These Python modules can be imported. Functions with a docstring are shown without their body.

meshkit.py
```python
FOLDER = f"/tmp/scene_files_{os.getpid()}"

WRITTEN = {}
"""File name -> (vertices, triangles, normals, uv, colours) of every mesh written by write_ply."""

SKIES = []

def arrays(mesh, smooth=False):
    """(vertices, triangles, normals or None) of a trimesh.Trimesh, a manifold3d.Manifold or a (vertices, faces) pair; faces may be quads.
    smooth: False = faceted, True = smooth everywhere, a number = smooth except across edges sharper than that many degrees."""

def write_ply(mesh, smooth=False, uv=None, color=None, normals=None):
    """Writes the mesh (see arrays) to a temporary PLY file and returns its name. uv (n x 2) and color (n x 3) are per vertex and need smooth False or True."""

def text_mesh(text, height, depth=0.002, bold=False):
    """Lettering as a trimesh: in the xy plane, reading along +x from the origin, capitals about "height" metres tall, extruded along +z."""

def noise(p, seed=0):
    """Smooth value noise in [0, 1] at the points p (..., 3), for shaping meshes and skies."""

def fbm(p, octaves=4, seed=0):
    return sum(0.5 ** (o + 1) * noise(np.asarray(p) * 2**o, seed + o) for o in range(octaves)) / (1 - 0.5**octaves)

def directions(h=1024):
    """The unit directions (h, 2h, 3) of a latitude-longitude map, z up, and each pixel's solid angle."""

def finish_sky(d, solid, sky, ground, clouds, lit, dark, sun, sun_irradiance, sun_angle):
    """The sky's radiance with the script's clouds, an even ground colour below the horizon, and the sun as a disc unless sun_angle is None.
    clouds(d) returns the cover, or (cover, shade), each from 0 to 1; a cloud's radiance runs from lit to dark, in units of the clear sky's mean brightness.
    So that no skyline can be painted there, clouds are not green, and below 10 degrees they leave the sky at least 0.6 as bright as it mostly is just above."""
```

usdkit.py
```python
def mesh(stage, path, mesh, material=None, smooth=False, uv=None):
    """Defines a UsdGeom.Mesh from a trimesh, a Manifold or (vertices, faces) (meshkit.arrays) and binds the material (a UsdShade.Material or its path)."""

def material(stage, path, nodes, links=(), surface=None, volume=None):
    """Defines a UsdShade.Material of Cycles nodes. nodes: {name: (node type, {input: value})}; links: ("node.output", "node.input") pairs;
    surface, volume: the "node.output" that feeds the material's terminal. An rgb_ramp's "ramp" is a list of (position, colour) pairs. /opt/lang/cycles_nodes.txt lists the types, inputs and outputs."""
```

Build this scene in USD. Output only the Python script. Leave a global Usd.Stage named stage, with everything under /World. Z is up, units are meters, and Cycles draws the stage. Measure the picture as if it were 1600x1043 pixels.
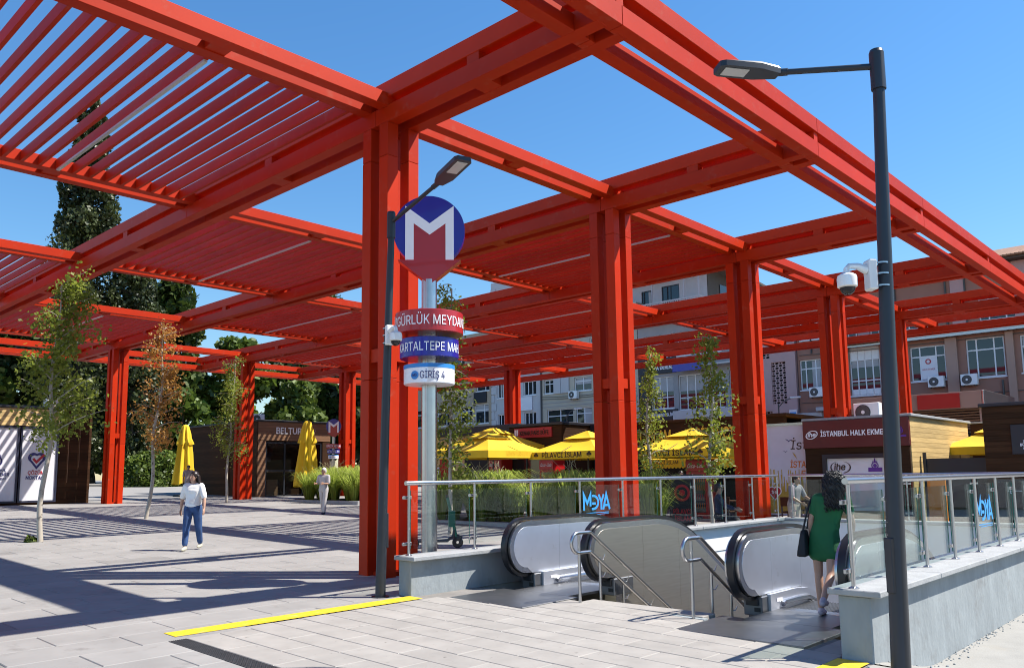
import math, random
import numpy as np
import trimesh, manifold3d as m3
from shapely.geometry import Polygon, Point, box as sbox, LineString
from shapely import affinity
from shapely.ops import unary_union
from pxr import Usd, UsdGeom, UsdLux, UsdShade, Gf, Sdf, Vt
import usdkit, meshkit

stage = Usd.Stage.CreateInMemory()
UsdGeom.Xform.Define(stage, '/World')
RNG = np.random.default_rng(7)
PI = math.pi

# ------------------------------------------------------------------ camera, sky, sun, exposure
CAM = np.array([-8.627, -10.867, 1.6]); YAW, PITCH, ROLL, FPX = 0.7497, 0.1238, -0.0125, 1275.48
cam = UsdGeom.Camera.Define(stage, '/World/camera')
fw = np.array([math.cos(YAW) * math.cos(PITCH), math.sin(YAW) * math.cos(PITCH), math.sin(PITCH)])
r0 = np.array([math.sin(YAW), -math.cos(YAW), 0.0]); u0 = np.cross(r0, fw)
rt = math.cos(ROLL) * r0 + math.sin(ROLL) * u0; upv = -math.sin(ROLL) * r0 + math.cos(ROLL) * u0
cam.AddTransformOp().Set(Gf.Matrix4d(*rt, 0, *upv, 0, *(-fw), 0, *CAM, 1))
cam.CreateHorizontalApertureAttr(36.0); cam.CreateVerticalApertureAttr(36.0 * 667 / 1024)
cam.CreateFocalLengthAttr(FPX / 1600 * 36.0)
cam.CreateVerticalApertureOffsetAttr((582.47 - 521.5) / 1600 * 36.0)
cam.CreateClippingRangeAttr(Gf.Vec2f(0.05, 5000))
cam.CreateExposureAttr(0.95)

SAZ, SEL = math.radians(-45.0), math.radians(53.0)
sun_dir = np.array([math.cos(SAZ) * math.cos(SEL), math.sin(SAZ) * math.cos(SEL), math.sin(SEL)])
sky = UsdLux.DomeLight.Define(stage, '/World/sky')
sky_mat = usdkit.material(stage, '/World/Looks/sky_air', {
    's': ('sky_texture', {'sky_type': 'single_scattering', 'sun_disc': False, 'sun_elevation': SEL,
                          'sun_rotation': math.atan2(sun_dir[0], sun_dir[1]), 'altitude': 50.0, 'air_density': 1.5,
                          'aerosol_density': 0.2, 'ozone_density': 9.0}),
    'h': ('hsv', {'saturation': 1.14}), 'b': ('background_shader', {'strength': 0.09})}, [('s.color', 'h.color'), ('h.color', 'b.color')], surface='b.background')
UsdShade.MaterialBindingAPI.Apply(sky.GetPrim()).Bind(sky_mat)
sky.GetPrim().SetCustomDataByKey('kind', 'structure')
sun = UsdLux.DistantLight.Define(stage, '/World/sun')
sun.CreateIntensityAttr(1.25); sun.CreateAngleAttr(0.53); sun.CreateNormalizeAttr(True); sun.CreateColorAttr(Gf.Vec3f(1.0, 0.945, 0.86))
sx = np.cross([0, 0, 1.0], sun_dir); sx /= np.linalg.norm(sx); sy = np.cross(sun_dir, sx)
sun.AddTransformOp().Set(Gf.Matrix4d(*sx, 0, *sy, 0, *sun_dir, 0, 0, 0, 30, 1))

# ------------------------------------------------------------------ helpers: naming
USED = {}
def path_for(name, parent='/World'):
    parent = str(parent.GetPath()) if hasattr(parent, 'GetPath') else str(parent)
    n = USED.get((parent, name), -1) + 1; USED[(parent, name)] = n
    return f'{parent}/{name}' + (f'_{n:03d}' if n else '')
def tag(o, label=None, cat=None, group=None, kind=None):
    p = o.GetPrim() if hasattr(o, 'GetPrim') else o
    for k, v in (('label', label), ('category', cat), ('group', group), ('kind', kind)):
        if v: p.SetCustomDataByKey(k, v)
    return p
def put(name, mesh, mat, parent='/World', smooth=False, label=None, tone=None):
    m = usdkit.mesh(stage, path_for(name, parent), mesh, M[mat], smooth=smooth)
    if tone is not None:
        pv = UsdGeom.PrimvarsAPI(m)
        if np.ndim(tone) == 0: tone = np.full(len(m.GetPointsAttr().Get()), float(tone))
        pv.CreatePrimvar('tone', Sdf.ValueTypeNames.FloatArray, 'vertex').Set(Vt.FloatArray.FromNumpy(np.asarray(tone, np.float32)))
    if label: m.GetPrim().SetCustomDataByKey('label', label)
    return m.GetPrim()
def thing(name, label, cat, loc=(0, 0, 0), rz=0.0, group=None, scale=None):
    x = UsdGeom.Xform.Define(stage, path_for(name))
    x.AddTranslateOp().Set(Gf.Vec3d(*map(float, loc)))
    if rz: x.AddRotateZOp().Set(math.degrees(rz))
    if scale: x.AddScaleOp().Set(Gf.Vec3f(scale, scale, scale))
    return tag(x, label, cat, group)
def dup(src, label, loc, rz=0.0, group=None, scale=None):
    base = src.GetName()
    if base[-4:-3] == '_' and base[-3:].isdigit(): base = base[:-4]
    r = thing(base, label, src.GetCustomDataByKey('category'), loc, rz, group or src.GetCustomDataByKey('group'), scale)
    r.GetReferences().AddInternalReference(src.GetPath()); r.SetInstanceable(True)
    return r
def struct(name, mesh, mat, smooth=False, tone=None):
    p = put(name, mesh, mat, smooth=smooth, tone=tone); p.SetCustomDataByKey('kind', 'structure'); return p

# ------------------------------------------------------------------ helpers: shapes (vertices, triangles)
BF = np.array([[0, 2, 1], [0, 3, 2], [4, 5, 6], [4, 6, 7], [0, 1, 5], [0, 5, 4], [1, 2, 6], [1, 6, 5], [2, 3, 7], [2, 7, 6], [3, 0, 4], [3, 4, 7]])
def bx(x0, x1, y0, y1, z0, z1):
    v = np.array([[x0, y0, z0], [x1, y0, z0], [x1, y1, z0], [x0, y1, z0], [x0, y0, z1], [x1, y0, z1], [x1, y1, z1], [x0, y1, z1]], float)
    return v, BF.copy()
def cb(c, s): return bx(c[0] - s[0] / 2, c[0] + s[0] / 2, c[1] - s[1] / 2, c[1] + s[1] / 2, c[2] - s[2] / 2, c[2] + s[2] / 2)
def rbx(x0, x1, y0, y1, z0, z1, b=0.01):
    """A box with chamfered edges."""
    pts = []
    for X, Y, Z in np.ndindex(2, 2, 2):
        x, y, z = (x0, x1)[X], (y0, y1)[Y], (z0, z1)[Z]; a, c, d = (b, -b)[X], (b, -b)[Y], (b, -b)[Z]
        pts += [(x, y + c, z + d), (x + a, y, z + d), (x + a, y + c, z)]
    h = trimesh.convex.convex_hull(np.array(pts)); return np.array(h.vertices), np.array(h.faces)
def cat(*ms):
    ms = [m for m in (ms[0] if len(ms) == 1 and isinstance(ms[0], list) else ms)]
    V, F, n = [], [], 0
    for v, f in ms:
        V.append(np.asarray(v, float)); F.append(np.asarray(f, int) + n); n += len(v)
    return np.vstack(V), np.vstack(F)
def tf(m, mat): v, f = m; return np.asarray(v) @ np.asarray(mat)[:3, :3].T + np.asarray(mat)[:3, 3], f
def mv(m, d): return np.asarray(m[0]) + np.asarray(d, float), m[1]
def rotz(m, a):
    c, s = math.cos(a), math.sin(a); return np.asarray(m[0]) @ np.array([[c, s, 0], [-s, c, 0], [0, 0, 1.0]]), m[1]
def tm(t): return np.array(t.vertices), np.array(t.faces)
def frame(p, right, up):
    right = np.array(right, float); up = np.array(up, float); n = np.cross(right, up); A = np.eye(4); A[:3, 0], A[:3, 1], A[:3, 2], A[:3, 3] = right, up, n, p; return A
def tube(pts, r, n=10, closed=False, cap=True):
    p = np.asarray(pts, float); k = len(p); r = np.broadcast_to(r, (k,)).astype(float)
    t = (np.roll(p, -1, 0) - np.roll(p, 1, 0)) if closed else np.gradient(p, axis=0)
    t /= np.linalg.norm(t, axis=1, keepdims=True) + 1e-12
    a = np.zeros((k, 3)); ref = np.array([0, 0, 1.0]) if abs(t[0][2]) < 0.9 else np.array([1.0, 0, 0])
    a[0] = np.cross(t[0], ref); a[0] /= np.linalg.norm(a[0])
    for i in range(1, k):
        q = a[i - 1] - t[i] * (a[i - 1] @ t[i]); a[i] = q / (np.linalg.norm(q) + 1e-12)
    b = np.cross(t, a); g = np.arange(n) * 2 * PI / n
    v = (p[:, None] + r[:, None, None] * (np.cos(g)[None, :, None] * a[:, None] + np.sin(g)[None, :, None] * b[:, None])).reshape(-1, 3)
    F = []
    for i in range(k if closed else k - 1):
        j = (i + 1) % k
        for s in range(n):
            s2 = (s + 1) % n; F += [[i * n + s, i * n + s2, j * n + s2], [i * n + s, j * n + s2, j * n + s]]
    if cap and not closed:
        v = np.vstack([v, p[0], p[-1]]); c0, c1 = k * n, k * n + 1
        for s in range(n):
            s2 = (s + 1) % n; F += [[c0, s2, s], [c1, (k - 1) * n + s, (k - 1) * n + s2]]
    return v, np.array(F)
def cyl(p0, p1, r0, r1=None, n=16): return tube([p0, p1], [r0, r0 if r1 is None else r1], n)
def lathe(prof, n=24):
    """prof: (r, z) pairs, closed by caps on the axis when r = 0."""
    prof = np.asarray(prof, float); k = len(prof); g = np.arange(n) * 2 * PI / n
    v = np.stack([prof[:, 0, None] * np.cos(g), prof[:, 0, None] * np.sin(g), np.repeat(prof[:, 1, None], n, 1)], -1).reshape(-1, 3)
    F = []
    for i in range(k - 1):
        for s in range(n):
            s2 = (s + 1) % n
            if prof[i, 0] > 1e-9: F.append([i * n + s, i * n + s2, (i + 1) * n + s2] if prof[i + 1, 0] > 1e-9 else [i * n + s, i * n + s2, (i + 1) * n + s])
            if prof[i + 1, 0] > 1e-9: F.append([i * n + s, (i + 1) * n + s2, (i + 1) * n + s])
    return v, np.array(F)
def ball(c, r, n=8):
    c = np.asarray(c, float); r = np.broadcast_to(r, (3,)); m = trimesh.creation.uv_sphere(1.0, count=[n, 2 * n]); return np.array(m.vertices) * r + c, np.array(m.faces)
def ext(poly, d):
    """Shapely polygon (or multi) extruded along +z by d."""
    ps = [g for g in getattr(poly, 'geoms', [poly]) if g.area > 1e-9]
    return cat([tm(trimesh.creation.extrude_polygon(g, d, engine='earcut')) for g in ps])
def on(poly, d, p, right, up): return tf(ext(poly, d), frame(p, right, up))
FX = ((0, -1, 0), (0, 0, 1)); FY = ((1, 0, 0), (0, 0, 1))          # axes of a sheet facing -x, and one facing -y
def text(s, h, p, face=FX, center=True, depth=0.012, bold=False, width=None, italic=0.0):
    m = tm(meshkit.text_mesh(s, h, depth, bold)); v = m[0].copy()
    if width: v[:, 0] *= width / (v[:, 0].max() - v[:, 0].min())
    if italic: v[:, 0] += italic * v[:, 1]
    if center: v[:, 0] -= (v[:, 0].max() + v[:, 0].min()) / 2
    return tf((v, m[1]), frame(p, *face))
def sweep_rect(path, w, h):
    """path: points in the x-z plane; a band w wide in y and h thick along the path's normal."""
    p = np.asarray(path, float); t = np.gradient(p, axis=0); t /= np.linalg.norm(t, axis=1, keepdims=True); nrm = np.stack([-t[:, 1], t[:, 0]], 1)
    k = len(p); V = []
    for sy_, sn in ((-1, -1), (1, -1), (1, 1), (-1, 1)):
        q = p + nrm * sn * h / 2; V.append(np.stack([q[:, 0], np.full(k, sy_ * w / 2), q[:, 1]], 1))
    V = np.stack(V, 1).reshape(-1, 3); F = []
    for i in range(k - 1):
        for s in range(4):
            s2 = (s + 1) % 4; F += [[i * 4 + s, (i + 1) * 4 + s2, i * 4 + s2], [i * 4 + s, (i + 1) * 4 + s, (i + 1) * 4 + s2]]
    F += [[0, 1, 2], [0, 2, 3], [4 * k - 4, 4 * k - 2, 4 * k - 3], [4 * k - 4, 4 * k - 1, 4 * k - 2]]
    return V, np.array(F)
def quads(c, u, v):
    n = len(c); V = np.stack([c - u - v, c + u - v, c + u + v, c - u + v], 1).reshape(-1, 3); i = np.arange(n)[:, None] * 4
    return V, np.vstack([i + [0, 1, 2], i + [0, 2, 3]])
def G_at(x, y):
    """Height of the ground: the square rises gently towards the trees; right of the metro wall the pavement drops."""
    x, y = np.asarray(x, float), np.asarray(y, float)
    t = np.clip((x + 0.9) / 2.0, 0, 1); t = t * t * (3 - 2 * t)
    return 0.0186 * np.clip(y, -30, 75) - np.where(y < -8.0, 0.31 * t, 0.0)

# ------------------------------------------------------------------ materials
M = {}
def mat(name, c, rough=0.5, metal=0.0, var=0.12, scale=3.0, bump=0.0, bscale=40.0, spec=0.5, stretch=None, tone=0.0, obj=False, coat=0.0, detail=5.0, dirt=None, rand=0.0):
    nodes = {'p': ('principled_bsdf', {'roughness': rough, 'metallic': metal, 'specular_ior_level': spec, 'coat_weight': coat}),
             'g': ('texture_coordinate', {}) if obj else ('geometry', {}), 'n': ('noise_texture', {'scale': scale, 'detail': detail, 'roughness': 0.6})}
    src = 'g.object' if obj else 'g.position'; links = []
    c = np.array(c, float) * (1.0 if metal > 0.5 else 0.9 if min(c) > 0.55 else 0.78)
    if stretch:
        nodes['m'] = ('mapping', {'scale': stretch}); links += [(src, 'm.vector')]; src = 'm.vector'
    links += [(src, 'n.vector')]
    nodes['r'] = ('rgb_ramp', {'ramp': [(0.25, tuple(c * (1 - var))), (0.75, tuple(np.minimum(c * (1 + var), 0.95)))]}); links += [('n.fac', 'r.fac')]
    out = 'r.color'
    if tone or rand:
        nodes['a'] = ('attribute', {'attribute': 'tone'}) if tone else ('object_info', {})
        k = tone or rand
        nodes['mr'] = ('map_range', {'from_min': 0.0, 'from_max': 1.0, 'to_min': 1 - k, 'to_max': 1 + k})
        nodes['mm'] = ('vector_math', {'math_type': 'scale'}); links += [('a.fac' if tone else 'a.random', 'mr.value'), (out, 'mm.vector1'), ('mr.result', 'mm.scale')]; out = 'mm.vector'
    if dirt:
        nodes['dn'] = ('noise_texture', {'scale': dirt[1], 'detail': 6.0, 'roughness': 0.7}); links += [(('g.object' if obj else 'g.position'), 'dn.vector')]
        nodes['dr'] = ('rgb_ramp', {'ramp': [(dirt[2], (0, 0, 0)), (dirt[3], (1, 1, 1))]})
        nodes['dm'] = ('mix_color', {'b': tuple(np.array(dirt[0]))}); links += [('dn.fac', 'dr.fac'), ('dr.color', 'dm.fac'), (out, 'dm.a')]; out = 'dm.result'
    links += [(out, 'p.base_color')]
    if bump:
        nodes['bn'] = ('noise_texture', {'scale': bscale, 'detail': 4.0}); nodes['b'] = ('bump', {'strength': bump, 'distance': 0.02})
        links += [(src, 'bn.vector'), ('bn.fac', 'b.height'), ('b.normal', 'p.normal')]
    M[name] = usdkit.material(stage, '/World/Looks/' + name, nodes, links, surface='p.BSDF')
def leafmat(name, a, b, trans=0.35, scale=0.9):
    M[name] = usdkit.material(stage, '/World/Looks/' + name, {
        'g': ('geometry', {}), 'n': ('noise_texture', {'scale': scale, 'detail': 3.0}), 'w': ('white_noise_texture', {}), 'at': ('attribute', {'attribute': 'tone'}),
        'ad': ('math', {'math_type': 'multiply_add', 'value2': 0.55}), 'r': ('rgb_ramp', {'ramp': [(0.2, a), (0.85, b)]}), 'sc': ('math', {'math_type': 'multiply', 'value2': 0.55}),
        'p': ('principled_bsdf', {'roughness': 0.45, 'specular_ior_level': 0.45}), 't': ('translucent_bsdf', {}), 'm': ('mix_closure', {'fac': trans})},
        [('g.position', 'n.vector'), ('n.fac', 'sc.value1'), ('at.fac', 'ad.value1'), ('sc.value', 'ad.value3'), ('ad.value', 'r.fac'), ('r.color', 'p.base_color'), ('r.color', 't.color'), ('p.BSDF', 'm.closure1'), ('t.BSDF', 'm.closure2')], surface='m.closure')
def glassmat(name, tint, rough=0.02, ior=1.5, boost=1.0):
    """Thin pane: clear, with a reflection that grows towards grazing angles on both of its faces."""
    M[name] = usdkit.material(stage, '/World/Looks/' + name, {
        't': ('transparent_bsdf', {'color': tint}), 'gl': ('glossy_bsdf', {'roughness': rough, 'color': (1, 1, 1)}), 'f': ('layer_weight', {'blend': 0.5}),
        'pw': ('math', {'math_type': 'power', 'value2': 4.0}), 'k': ('math', {'math_type': 'multiply_add', 'value2': 0.45 * boost, 'value3': 0.03 * boost}), 'm': ('mix_closure', {})},
        [('f.facing', 'pw.value1'), ('pw.value', 'k.value1'), ('k.value', 'm.fac'), ('t.BSDF', 'm.closure1'), ('gl.BSDF', 'm.closure2')], surface='m.closure')

mat('red_paint', (0.53, 0.027, 0.0015), 0.5, var=0.10, scale=0.9, spec=0.14, bump=0.05, bscale=3.0, rand=0.10, dirt=((0.36, 0.085, 0.05), 3.2, 0.57, 0.92))
mat('slab_stone', (0.315, 0.303, 0.288), 0.75, var=0.16, scale=1.1, bump=0.12, bscale=60, tone=0.045, dirt=((0.15, 0.14, 0.13), 2.6, 0.58, 0.78))
mat('court_stone', (0.36, 0.338, 0.31), 0.75, var=0.13, scale=3.0, bump=0.12, bscale=60, tone=0.05, dirt=((0.13, 0.118, 0.105), 9.0, 0.63, 0.71))
mat('joint_sand', (0.23, 0.215, 0.20), 0.9, var=0.2, scale=4)
mat('far_paving', (0.315, 0.303, 0.288), 0.8, var=0.10, scale=0.8)
mat('side_pavement', (0.34, 0.33, 0.305), 0.85, var=0.10, scale=3.0, bump=0.2, bscale=50, dirt=((0.3, 0.27, 0.22), 1.4, 0.6, 0.85))
mat('yellow_paint', (0.78, 0.56, 0.02), 0.6, var=0.08, scale=9, dirt=((0.42, 0.36, 0.20), 6.0, 0.55, 0.80))
mat('concrete', (0.31, 0.345, 0.36), 0.85, var=0.20, scale=2.4, stretch=(1.0, 1.0, 0.45), bump=0.5, bscale=14, dirt=((0.17, 0.175, 0.175), 2.2, 0.54, 0.78))
mat('render_white', (0.80, 0.80, 0.78), 0.8, var=0.05, scale=2.0, bump=0.1)
mat('coping', (0.36, 0.37, 0.375), 0.8, var=0.16, scale=4.0, bump=0.3, bscale=30)
mat('steel', (0.49, 0.49, 0.50), 0.26, 1.0, var=0.06, scale=6)
mat('steel_brushed', (0.44, 0.40, 0.34), 0.46, 1.0, var=0.07, scale=2.5, stretch=(1.0, 1.0, 14.0), bump=0.03, bscale=120)
mat('steel_panel', (0.62, 0.645, 0.70), 0.46, 1.0, var=0.08, scale=1.6, dirt=((0.45, 0.44, 0.43), 5.0, 0.6, 0.9))
mat('steel_dark', (0.17, 0.175, 0.185), 0.38, 0.85, var=0.12, scale=5, dirt=((0.27, 0.27, 0.27), 3.0, 0.55, 0.9))
mat('rubber', (0.012, 0.012, 0.014), 0.35, var=0.1)
mat('black_metal', (0.018, 0.022, 0.03), 0.38, 0.0, var=0.12, scale=6, dirt=((0.04, 0.04, 0.045), 8, 0.6, 0.9))
mat('cast_iron', (0.09, 0.088, 0.086), 0.6, 0.6, var=0.2, scale=12)
mat('lens', (0.55, 0.56, 0.55), 0.25, var=0.05)
mat('white_plastic', (0.78, 0.78, 0.77), 0.4, var=0.03)
mat('white_paint', (0.78, 0.78, 0.78), 0.5, var=0.04)
mat('sign_blue', (0.020, 0.016, 0.30), 0.28, var=0.04, coat=0.3)
mat('sign_red', (0.46, 0.018, 0.022), 0.30, var=0.05, coat=0.3)
mat('sign_white', (0.90, 0.90, 0.94), 0.35, var=0.02)
mat('sky_blue', (0.03, 0.27, 0.72), 0.4, var=0.03)
mat('moya_blue', (0.05, 0.38, 0.85), 0.5, var=0.03)
mat('sign_black', (0.015, 0.015, 0.022), 0.4, var=0.05)
mat('dark_navy', (0.02, 0.022, 0.05), 0.4, var=0.05)
mat('letter_navy', (0.03, 0.025, 0.16), 0.5, var=0.03)
mat('letter_red', (0.50, 0.02, 0.03), 0.5, var=0.03)
mat('letter_yellow', (0.95, 0.58, 0.03), 0.5, var=0.03)
mat('letter_brown', (0.05, 0.014, 0.006), 0.6, var=0.03)
mat('letter_orange', (0.70, 0.20, 0.02), 0.6, var=0.03)
mat('purple', (0.13, 0.03, 0.30), 0.5, var=0.03)
mat('poster_white', (0.70, 0.69, 0.73), 0.35, var=0.03)
mat('billboard_print', (0.60, 0.58, 0.68), 0.45, var=0.12, scale=1.2)
mat('wheat', (0.55, 0.36, 0.05), 0.6, var=0.25, scale=8)
mat('umbrella_cloth', (0.92, 0.60, 0.012), 0.75, var=0.05, scale=3)
mat('wood_dark', (0.060, 0.027, 0.012), 0.85, spec=0.15, var=0.28, scale=1.5, stretch=(1, 1, 12), rand=0.25)
mat('wood_dark_red', (0.12, 0.012, 0.010), 0.5, var=0.15, scale=1.5)
mat('wood_light', (0.66, 0.46, 0.19), 0.6, var=0.22, scale=1.5, stretch=(1, 1, 12), rand=0.18)
mat('wood_mid', (0.22, 0.11, 0.05), 0.6, var=0.22, scale=1.5, stretch=(1, 1, 12), rand=0.18)
mat('fridge_red', (0.48, 0.012, 0.014), 0.3, var=0.05)
mat('interior_dark', (0.012, 0.011, 0.010), 0.7, var=0.1)
mat('wall_pink', (0.50, 0.32, 0.31), 0.85, var=0.07, scale=0.7, bump=0.1)
mat('wall_brown', (0.33, 0.165, 0.12), 0.85, var=0.08, scale=0.7, bump=0.1)
mat('wall_pillar', (0.42, 0.26, 0.20), 0.85, var=0.08, scale=0.7)
mat('wall_beige', (0.42, 0.33, 0.24), 0.85, var=0.07, scale=0.6)
mat('wall_white', (0.53, 0.52, 0.53), 0.85, var=0.06, scale=0.6)
mat('wall_cream', (0.50, 0.45, 0.36), 0.85, var=0.08, scale=0.6)
mat('wall_grey', (0.34, 0.33, 0.34), 0.85, var=0.07, scale=0.6)
mat('timber_white', (0.50, 0.48, 0.50), 0.7, var=0.06, scale=3)
mat('timber_dark', (0.075, 0.055, 0.04), 0.7, var=0.2, scale=3)
mat('roof_tile', (0.32, 0.17, 0.10), 0.8, var=0.35, scale=6.0, rand=0.15)
mat('pvc_white', (0.72, 0.72, 0.74), 0.45, var=0.03)
mat('curtain', (0.42, 0.41, 0.42), 0.8, var=0.12, scale=3)
M['pane_dark'] = usdkit.material(stage, '/World/Looks/pane_dark', {'p': ('principled_bsdf', {'base_color': (0.012, 0.014, 0.018), 'roughness': 0.03, 'ior': 1.65})}, [], surface='p.BSDF')
glassmat('glass_rail', (0.865, 0.935, 0.91), 0.01, 1.5, 1.5)
mat('glass_edge', (0.02, 0.16, 0.12), 0.2, var=0.05)
glassmat('glass_front', (0.94, 0.965, 0.955), 0.01, 1.5, 0.8)
glassmat('glass_clear', (0.80, 0.84, 0.83), 0.01, 1.45)
M['dome_dark'] = usdkit.material(stage, '/World/Looks/dome_dark', {'p': ('principled_bsdf', {'base_color': (0.01, 0.01, 0.012), 'roughness': 0.06})}, [], surface='p.BSDF')
mat('bark_birch', (0.46, 0.41, 0.34), 0.8, var=0.2, scale=4, stretch=(1, 1, 0.4), dirt=((0.09, 0.07, 0.05), 9, 0.56, 0.66))
mat('bark_dark', (0.11, 0.085, 0.06), 0.9, var=0.25, scale=8)
mat('soil', (0.10, 0.07, 0.045), 0.95, var=0.3, scale=9)
leafmat('leaf_birch', (0.05, 0.08, 0.010), (0.36, 0.42, 0.06), 0.55)
leafmat('leaf_rust', (0.20, 0.11, 0.02), (0.66, 0.34, 0.08), 0.5)
leafmat('leaf_dark', (0.008, 0.018, 0.004), (0.085, 0.125, 0.022), 0.25, 0.35)
leafmat('leaf_mid', (0.016, 0.034, 0.006), (0.16, 0.22, 0.034), 0.3, 0.35)
leafmat('leaf_bright', (0.03, 0.06, 0.01), (0.17, 0.24, 0.035), 0.35, 0.35)
leafmat('leaf_cypress', (0.008, 0.015, 0.005), (0.085, 0.105, 0.025), 0.12, 0.5)
leafmat('blade', (0.14, 0.21, 0.02), (0.55, 0.64, 0.13), 0.6, 0.8)
mat('seed_straw', (0.50, 0.43, 0.24), 0.8, var=0.2, scale=8)
mat('skin', (0.52, 0.30, 0.21), 0.5, var=0.05, scale=8)
mat('skin_tan', (0.40, 0.22, 0.14), 0.5, var=0.05, scale=8)
mat('hair_dark', (0.020, 0.010, 0.007), 0.40, var=0.3, scale=30)
mat('hair_black', (0.008, 0.007, 0.008), 0.35, var=0.3, scale=30)
mat('hair_white', (0.62, 0.60, 0.57), 0.6, var=0.1, scale=30)
mat('cloth_white', (0.80, 0.79, 0.77), 0.85, var=0.04, scale=6, bump=0.25, bscale=14)
mat('cloth_pale', (0.50, 0.47, 0.47), 0.85, var=0.05, scale=6, bump=0.25, bscale=14)
mat('cloth_beige', (0.42, 0.36, 0.31), 0.85, var=0.05, scale=6, bump=0.25, bscale=14)
mat('denim', (0.030, 0.075, 0.20), 0.85, var=0.30, scale=5, bump=0.3, bscale=16)
mat('cloth_green', (0.004, 0.115, 0.034), 0.8, var=0.10, scale=5, bump=0.35, bscale=14)
mat('cloth_grey', (0.24, 0.22, 0.24), 0.85, var=0.06, scale=6)
mat('cloth_black', (0.012, 0.012, 0.014), 0.8, var=0.15, scale=8)
mat('cloth_navy', (0.02, 0.03, 0.07), 0.85, var=0.1, scale=8)
mat('shoe_cream', (0.60, 0.56, 0.42), 0.7, var=0.05)
mat('shoe_lilac', (0.45, 0.40, 0.48), 0.7, var=0.05)
mat('scooter_green', (0.005, 0.13, 0.08), 0.4, var=0.05)
mat('orange_plastic', (0.75, 0.22, 0.01), 0.5, var=0.05)

# ------------------------------------------------------------------ ground
PX0, PX1, PY0, PY1 = 0.12, 10.3, -7.68, -2.02                     # the metro pit
def sheet(xs, ys, dz, hole=None, keep=None):
    xs, ys = np.asarray(xs, float), np.asarray(ys, float); X, Y = np.meshgrid(xs, ys, indexing='ij'); V = np.stack([X, Y, G_at(X, Y) + dz], -1).reshape(-1, 3); F = []
    ny = len(ys)
    for i in range(len(xs) - 1):
        for j in range(ny - 1):
            cx, cy = (xs[i] + xs[i + 1]) / 2, (ys[j] + ys[j + 1]) / 2
            if hole and hole[0] < cx < hole[1] and hole[2] < cy < hole[3]: continue
            if keep and not keep(cx, cy): continue
            a = i * ny + j; F += [[a, a + ny, a + ny + 1], [a, a + ny + 1, a + 1]]
    return V, np.array(F)
gx = [-400, -120, -40, -12, -0.9, -0.4, PX0, 0.6, 1.1, 4, 7, PX1, 20, 40, 90, 400]; gy = [-400, -100, -30, -14, -8.0001, -8.0, PY0, -5, PY1, 0, 20, 50, 75, 120, 400]
ground = struct('plaza_ground', sheet(gx, gy, -0.012, (PX0, PX1, PY0, PY1), keep=lambda x, y: not (-0.76 < x < 20 and -30 < y < -8.0)), 'joint_sand')
far = struct('outer_paving', sheet([-60, -12, 6, 13, 22, 40, 90], [31.0, 45, 60, 75, 120], -0.004, keep=lambda x, y: True), 'far_paving')
struct('side_pavement', sheet(np.r_[np.linspace(-0.74, 1.4, 12), 20, 60], [-60, -30, -14, -11, -8.001], 0.004), 'side_pavement')

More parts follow.
